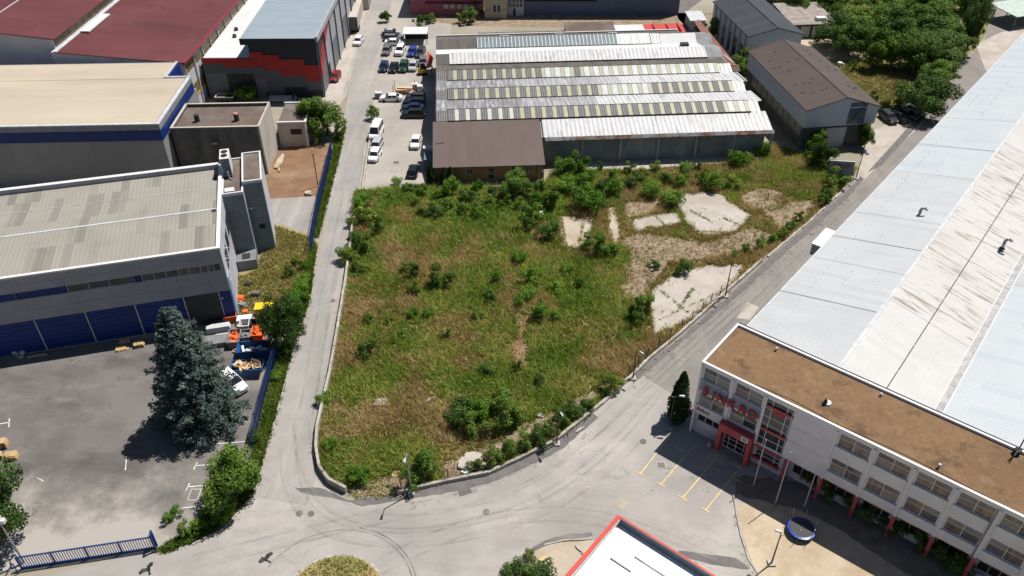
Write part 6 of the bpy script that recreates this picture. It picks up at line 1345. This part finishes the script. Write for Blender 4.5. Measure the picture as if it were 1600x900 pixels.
for (x,y,l,deg,lab) in ((384,497,5.0,8,'long timber lying before the yellow box, upper one'),(388,501,4.0,10,'long timber lying before the yellow box, lower one')): t = thing('timber', lab, 'timber', G(x,y), deg); MB().box(-l/2,l/2,-.1,.1,.01,.2).build('beam', m_card, t); MB().box(-l/2+.2,l/2-.4,-.08,.08,.203,.26).build('batten', m_rustroof, t)
def barrel(label, px, py, m):
    t = thing('barrel', label, 'barrel', G(px,py), 0, 'barrels in the yard row'); MB().lathe([(.28,0),(.29,.02),(.29,.28),(.31,.30),(.29,.32),(.29,.58),(.31,.60),(.29,.62),(.29,.88)], 12).build('drum', m, t, True); MB().lathe([(.27,.883),(.27,.90)], 12).build('lid', m_grey, t)
barrel('blue barrel left of the orange open crate', 352, 502, m_skipb); barrel('grey barrel beside the blue panel door', 356, 497, m_grey); barrel('orange barrel between the bins and the yellow box', 397, 505, m_orange)
for (x,y,deg,n,m,lab) in ((352,523,14,6,m_lgrey,'bundle of pale pipes on the grey sheets'),(394,540,95,5,m_rustroof,'bundle of rusty pipes beside the dark grey bin'),(60,556,14,4,m_wood,'bundle of boards on the ground before the blue doors at left'),(415,515,40,5,m_dark,'bundle of dark pipes by the fence corner')):
    t = thing('pipe_bundle', lab, 'pipes', G(x,y), deg)
    for i in range(n): MB().tube((-1.1+random.uniform(-.2,.2),(i%3)*.13-.15,.08+.12*(i//3)),(1.1+random.uniform(-.2,.2),(i%3)*.13-.15+random.uniform(-.05,.05),.08+.12*(i//3)),.06,6).build('pipe', m, t)
for (x,y,m,lab) in ((378,512,m_card,'cardboard boxes between the orange crate and the white sheets'),(410,537,m_orange,'orange boxes stacked by the fence behind the skip'),(30,556,m_lgrey,'pale boxes on the ground at the left end of the doors'),(374,548,m_card,'cardboard boxes below the scrap crate')):
    t = thing('box_pile', lab, 'boxes', G(x,y), random.uniform(-20,20))
    for i in range(5): MB(Matrix.Translation((random.uniform(-.5,.5),random.uniform(-.4,.4),.16+.30*(i//3))) @ Matrix.Rotation(random.uniform(-.6,.6),4,'Z')).box(-.28,.28,-.2,.2,-.15,.14).build('box', m, t)
# car park clutter
t = thing('storage_cage', 'steel cage rack full of timber in the car park', 'rack', G(632,146), 0); 
for x_ in (-2.1,2.1):
    for y_ in (-1.2,1.2): MB().box(x_-.05,x_+.05,y_-.05,y_+.05,0,2.3).build('post', m_rustroof, t)
for i in range(9): MB(Matrix.Translation((random.uniform(-.5,.5),random.uniform(-.7,.7),.15+.13*i)) @ Matrix.Rotation(random.uniform(-.12,.12),4,'Z')).box(-1.5,1.5,-.25,.25,0,.12).build('board', m_card, t)
for (x,y,lab) in ((649,139,'white water tank left of the pair by the factory alley'),(656.5,142,'white water tank right of the pair by the factory alley')): t = thing('water_tank', lab, 'tank', G(x,y), 3); MB().box(-.55,.55,-.5,.5,.15,1.2).build('tank', m_whitetrim, t); ring(MB(),-.6,.6,-.55,.55,.6,.68,.05).build('cage', m_steel, t); MB().box(-.6,.6,-.55,.55,0,.147).build('base', m_grey, t)
t = thing('waste_container', 'grey waste container with pale lid beside the white broadside sedan', 'bin', G(592,153), 0); MB().box(-.7,.7,-.5,.5,.15,1.1).build('tub', m_grey, t); MB().box(-.75,.75,-.55,.55,1.103,1.25).build('lid', m_lgrey, t)
for x_ in (-.5,.5): w_ = MB(Matrix.Translation((x_,-.4,.1)) @ Matrix.Rotation(R(90),4,'X')); w_.lathe([(.1,-.05),(.1,.05)],8); w_.build('castor', m_tyre, t)
t = thing('mini_excavator', 'small yellow digger by the factory alley', 'digger', G(660,116), 20); MB().box(-.8,.8,-.8,-.4,0,.45).build('track', m_tyre, t); MB().box(-.8,.8,.4,.8,0,.45).build('track', m_tyre, t); MB().box(-.8,.5,-.7,.7,.5,1.2).build('body', m_yellow, t); ring(MB(),-.3,.6,-.5,.5,1.2,2.2,.08).build('cab', m_dark, t); MB().path([(.7,0,.9),(1.6,0,2.2),(2.3,0,1.4),(2.2,0,.5)],.12).build('boom', m_yellow, t)
t = thing('bar_rack', 'low rack of grey bars in front of the black clad wall', 'rack', (-46.2,152.0,0), 0)
for i in range(8): MB().box(-3.0+.05*i, 3.0, -.2+i*.2, -.08+i*.2, .5+.06*i, .62+.06*i).build('bar', m_lgrey, t)
for x_ in (-2.6,2.6): MB().box(x_-.08,x_+.08,-.3,1.5,0,1.9).build('support', m_dark, t)
t = thing('open_trailer', 'dark open trailer with white rails by the yellowed wall', 'trailer', (-57.2,152.4,0), 0); MB().box(-1.8,1.8,-.9,.9,.5,1.3).build('bed', m_dark, t); ring(MB(),-1.85,1.85,-.95,.95,1.303,1.5,.1).build('rail', m_whitetrim, t)
for x_ in (-.6,.6): w_ = MB(Matrix.Translation((x_,-.9,.35)) @ Matrix.Rotation(R(90),4,'X')); w_.lathe([(.35,-.1),(.35,.1)],10); w_.build('wheel', m_tyre, t)
# loose slabs, boards and rubble in the lot
def lump(label, px, py, w_, d_, h_, m, deg, cat='slab'):
    t = thing('broken_slab', label, cat, G(px,py,.05), deg)
    pts = [(w_/2*math.cos(a)*random.uniform(.75,1.15), d_/2*math.sin(a)*random.uniform(.75,1.15)) for a in [2*math.pi*i/7 for i in range(7)]]
    MB().prism(pts, 0, h_).build('slab', m, t); MB(RZ(w_*.5,-d_*.4,0,20)).prism([(p[0]*.35,p[1]*.4) for p in pts], 0, h_*.8).build('fragment', m, t); return t
lump('pale broken slab in the lower left of the field', 595,630,1.7,1.5,.35,m_conc,10); lump('thin pale plank piece right of the broken slab', 670,626,1.6,.4,.2,m_conc,50)
lump('brown board lying behind the street lamp', 620,741,1.4,1.0,.12,m_card,5); lump('grey cracked slab left of the pair near the curved kerb', 726,727,1.7,1.9,.4,m_conc,10); lump('grey cracked slab right of the pair near the curved kerb', 742,718,2.2,1.6,.42,m_conc,-15)
lump('white block lying against the curved kerb', 728,739,1.1,.5,.3,m_whitetrim,10); lump('small pale stone in the upper left weeds', 617,357,.9,1.3,.2,m_conc,0); lump('pale stone near the soil patch in the upper left', 590,323,1.0,.6,.2,m_conc,0)
lump('pale concrete lid in the weeds before the ochre house', 735,308,3.0,1.0,.25,m_concb,0); lump('pale block below the kerb bend in the gravel', 842,650,.8,.7,.3,m_conc,0); lump('upright grey concrete stump left of the beige slab', 845,340,.6,.6,1.1,m_conc,0)
lump('pale concrete fragment on the road side of the kerb', 905,672,1.2,.3,.12,m_conc,45); lump('white tarpaulin heap behind the brown roof', 1305,72,1.6,1.2,.8,m_whitetrim,0); lump('second white heap behind the brown roof', 1312,102,1.2,1.0,.7,m_whitetrim,0)
lump('white wood block beside the junipers', 848,874,.9,.4,.15,m_wood,40); lump('pale bit of kerb on the side island', 905,858,1.2,.3,.16,m_conc,-50)
lump('stone cover in the red soil plot beside the fence', 481,303,1.3,1.2,.4,m_concb,0)
lump('pale low plinth along the cream wall in the soil plot', 436,255,1.2,6.0,.3,m_concb,-2)
rub = []; rp = scatter([tuple(p[:2]) for p in pix([(545,768),(605,742),(640,745),(650,764),(600,774),(560,775)])], 420)
rp2 = scatter([tuple(p[:2]) for p in pix([(690,722),(735,708),(800,675),(880,638),(955,592),(968,596),(900,648),(820,695),(762,728),(692,750)])], 500); rp3 = scatter([tuple(p[:2]) for p in pix([(966,372),(1000,366),(1092,378),(1178,352),(1205,366),(1150,402),(1050,412),(1015,450),(990,440)])], 900)
rp4 = scatter([tuple(p[:2]) for p in pix([(985,588),(1140,450),(1150,456),(995,596)])], 260)
mb = MB()
for p in np.concatenate([rp, rp2, rp3, rp4]):
    s = random.uniform(.03,.13); mb.T = Matrix.Translation((p[0],p[1],.05)) @ Matrix.Rotation(random.uniform(0,6),4,(.3,.2,1)); mb.box(-s,s,-s*.7,s*.7,-s*.3,s*.6)
mb.T = None; o = mb.build('rubble', m_gravel); tag(o, 'broken concrete and brick rubble scattered in the lot', 'rubble', kind='stuff')

# ------------------------------------------------------------------ two crows in flight
def crow(label, px, py, z, deg, bank, flap):
    t = thing('crow', label, 'bird', G(px,py,z), deg, 'flying crows'); t.rotation_euler = (R(bank), 0, R(deg))
    b = MB(Matrix.Rotation(R(90),4,'Y')); b.lathe([(.01,-.26),(.05,-.2),(.085,-.08),(.085,.05),(.055,.14),(.05,.19),(.045,.24),(.012,.30)], 10); b.build('body', m_bird, t, True)
    MB().add([(-.2,-.04,.01),(-.2,.04,.01),(-.44,.09,0),(-.44,-.09,0),(-.2,-.04,.03),(-.2,.04,.03),(-.44,.09,.012),(-.44,-.09,.012)],[(0,1,2,3),(7,6,5,4),(0,4,5,1),(1,5,6,2),(2,6,7,3),(3,7,4,0)]).build('tail', m_bird, t)
    for s in (-1,1):
        f1, f2 = R(flap), R(flap*.2); w_ = MB(); e = (.03, s*.28*math.cos(f1), .28*math.sin(f1)+.03); q = (-.05, e[1]+s*.26*math.cos(f2), e[2]+.26*math.sin(f2))
        top = [(.10,s*.05,.04),(.13,e[1],e[2]),(.02,q[1],q[2]),(-.17,q[1]-s*.04,q[2]),(-.16,e[1],e[2]),(-.13,s*.05,.03)]
        w_.add(top+[(x,y,z_-.018) for x,y,z_ in top],[(0,1,4,5),(1,2,3,4),(11,10,7,6),(10,9,8,7)]+[(i,6+i,6+(i+1)%6,(i+1)%6) for i in range(6)]); w_.build('wing', m_bird, t)
crow('dark crow flying low over the junction, right of the pair', 414, 874, 30, 150, 15, 25); crow('dark crow flying beside the sliding gate, left of the pair', 232, 889, 30, 120, -25, 38)
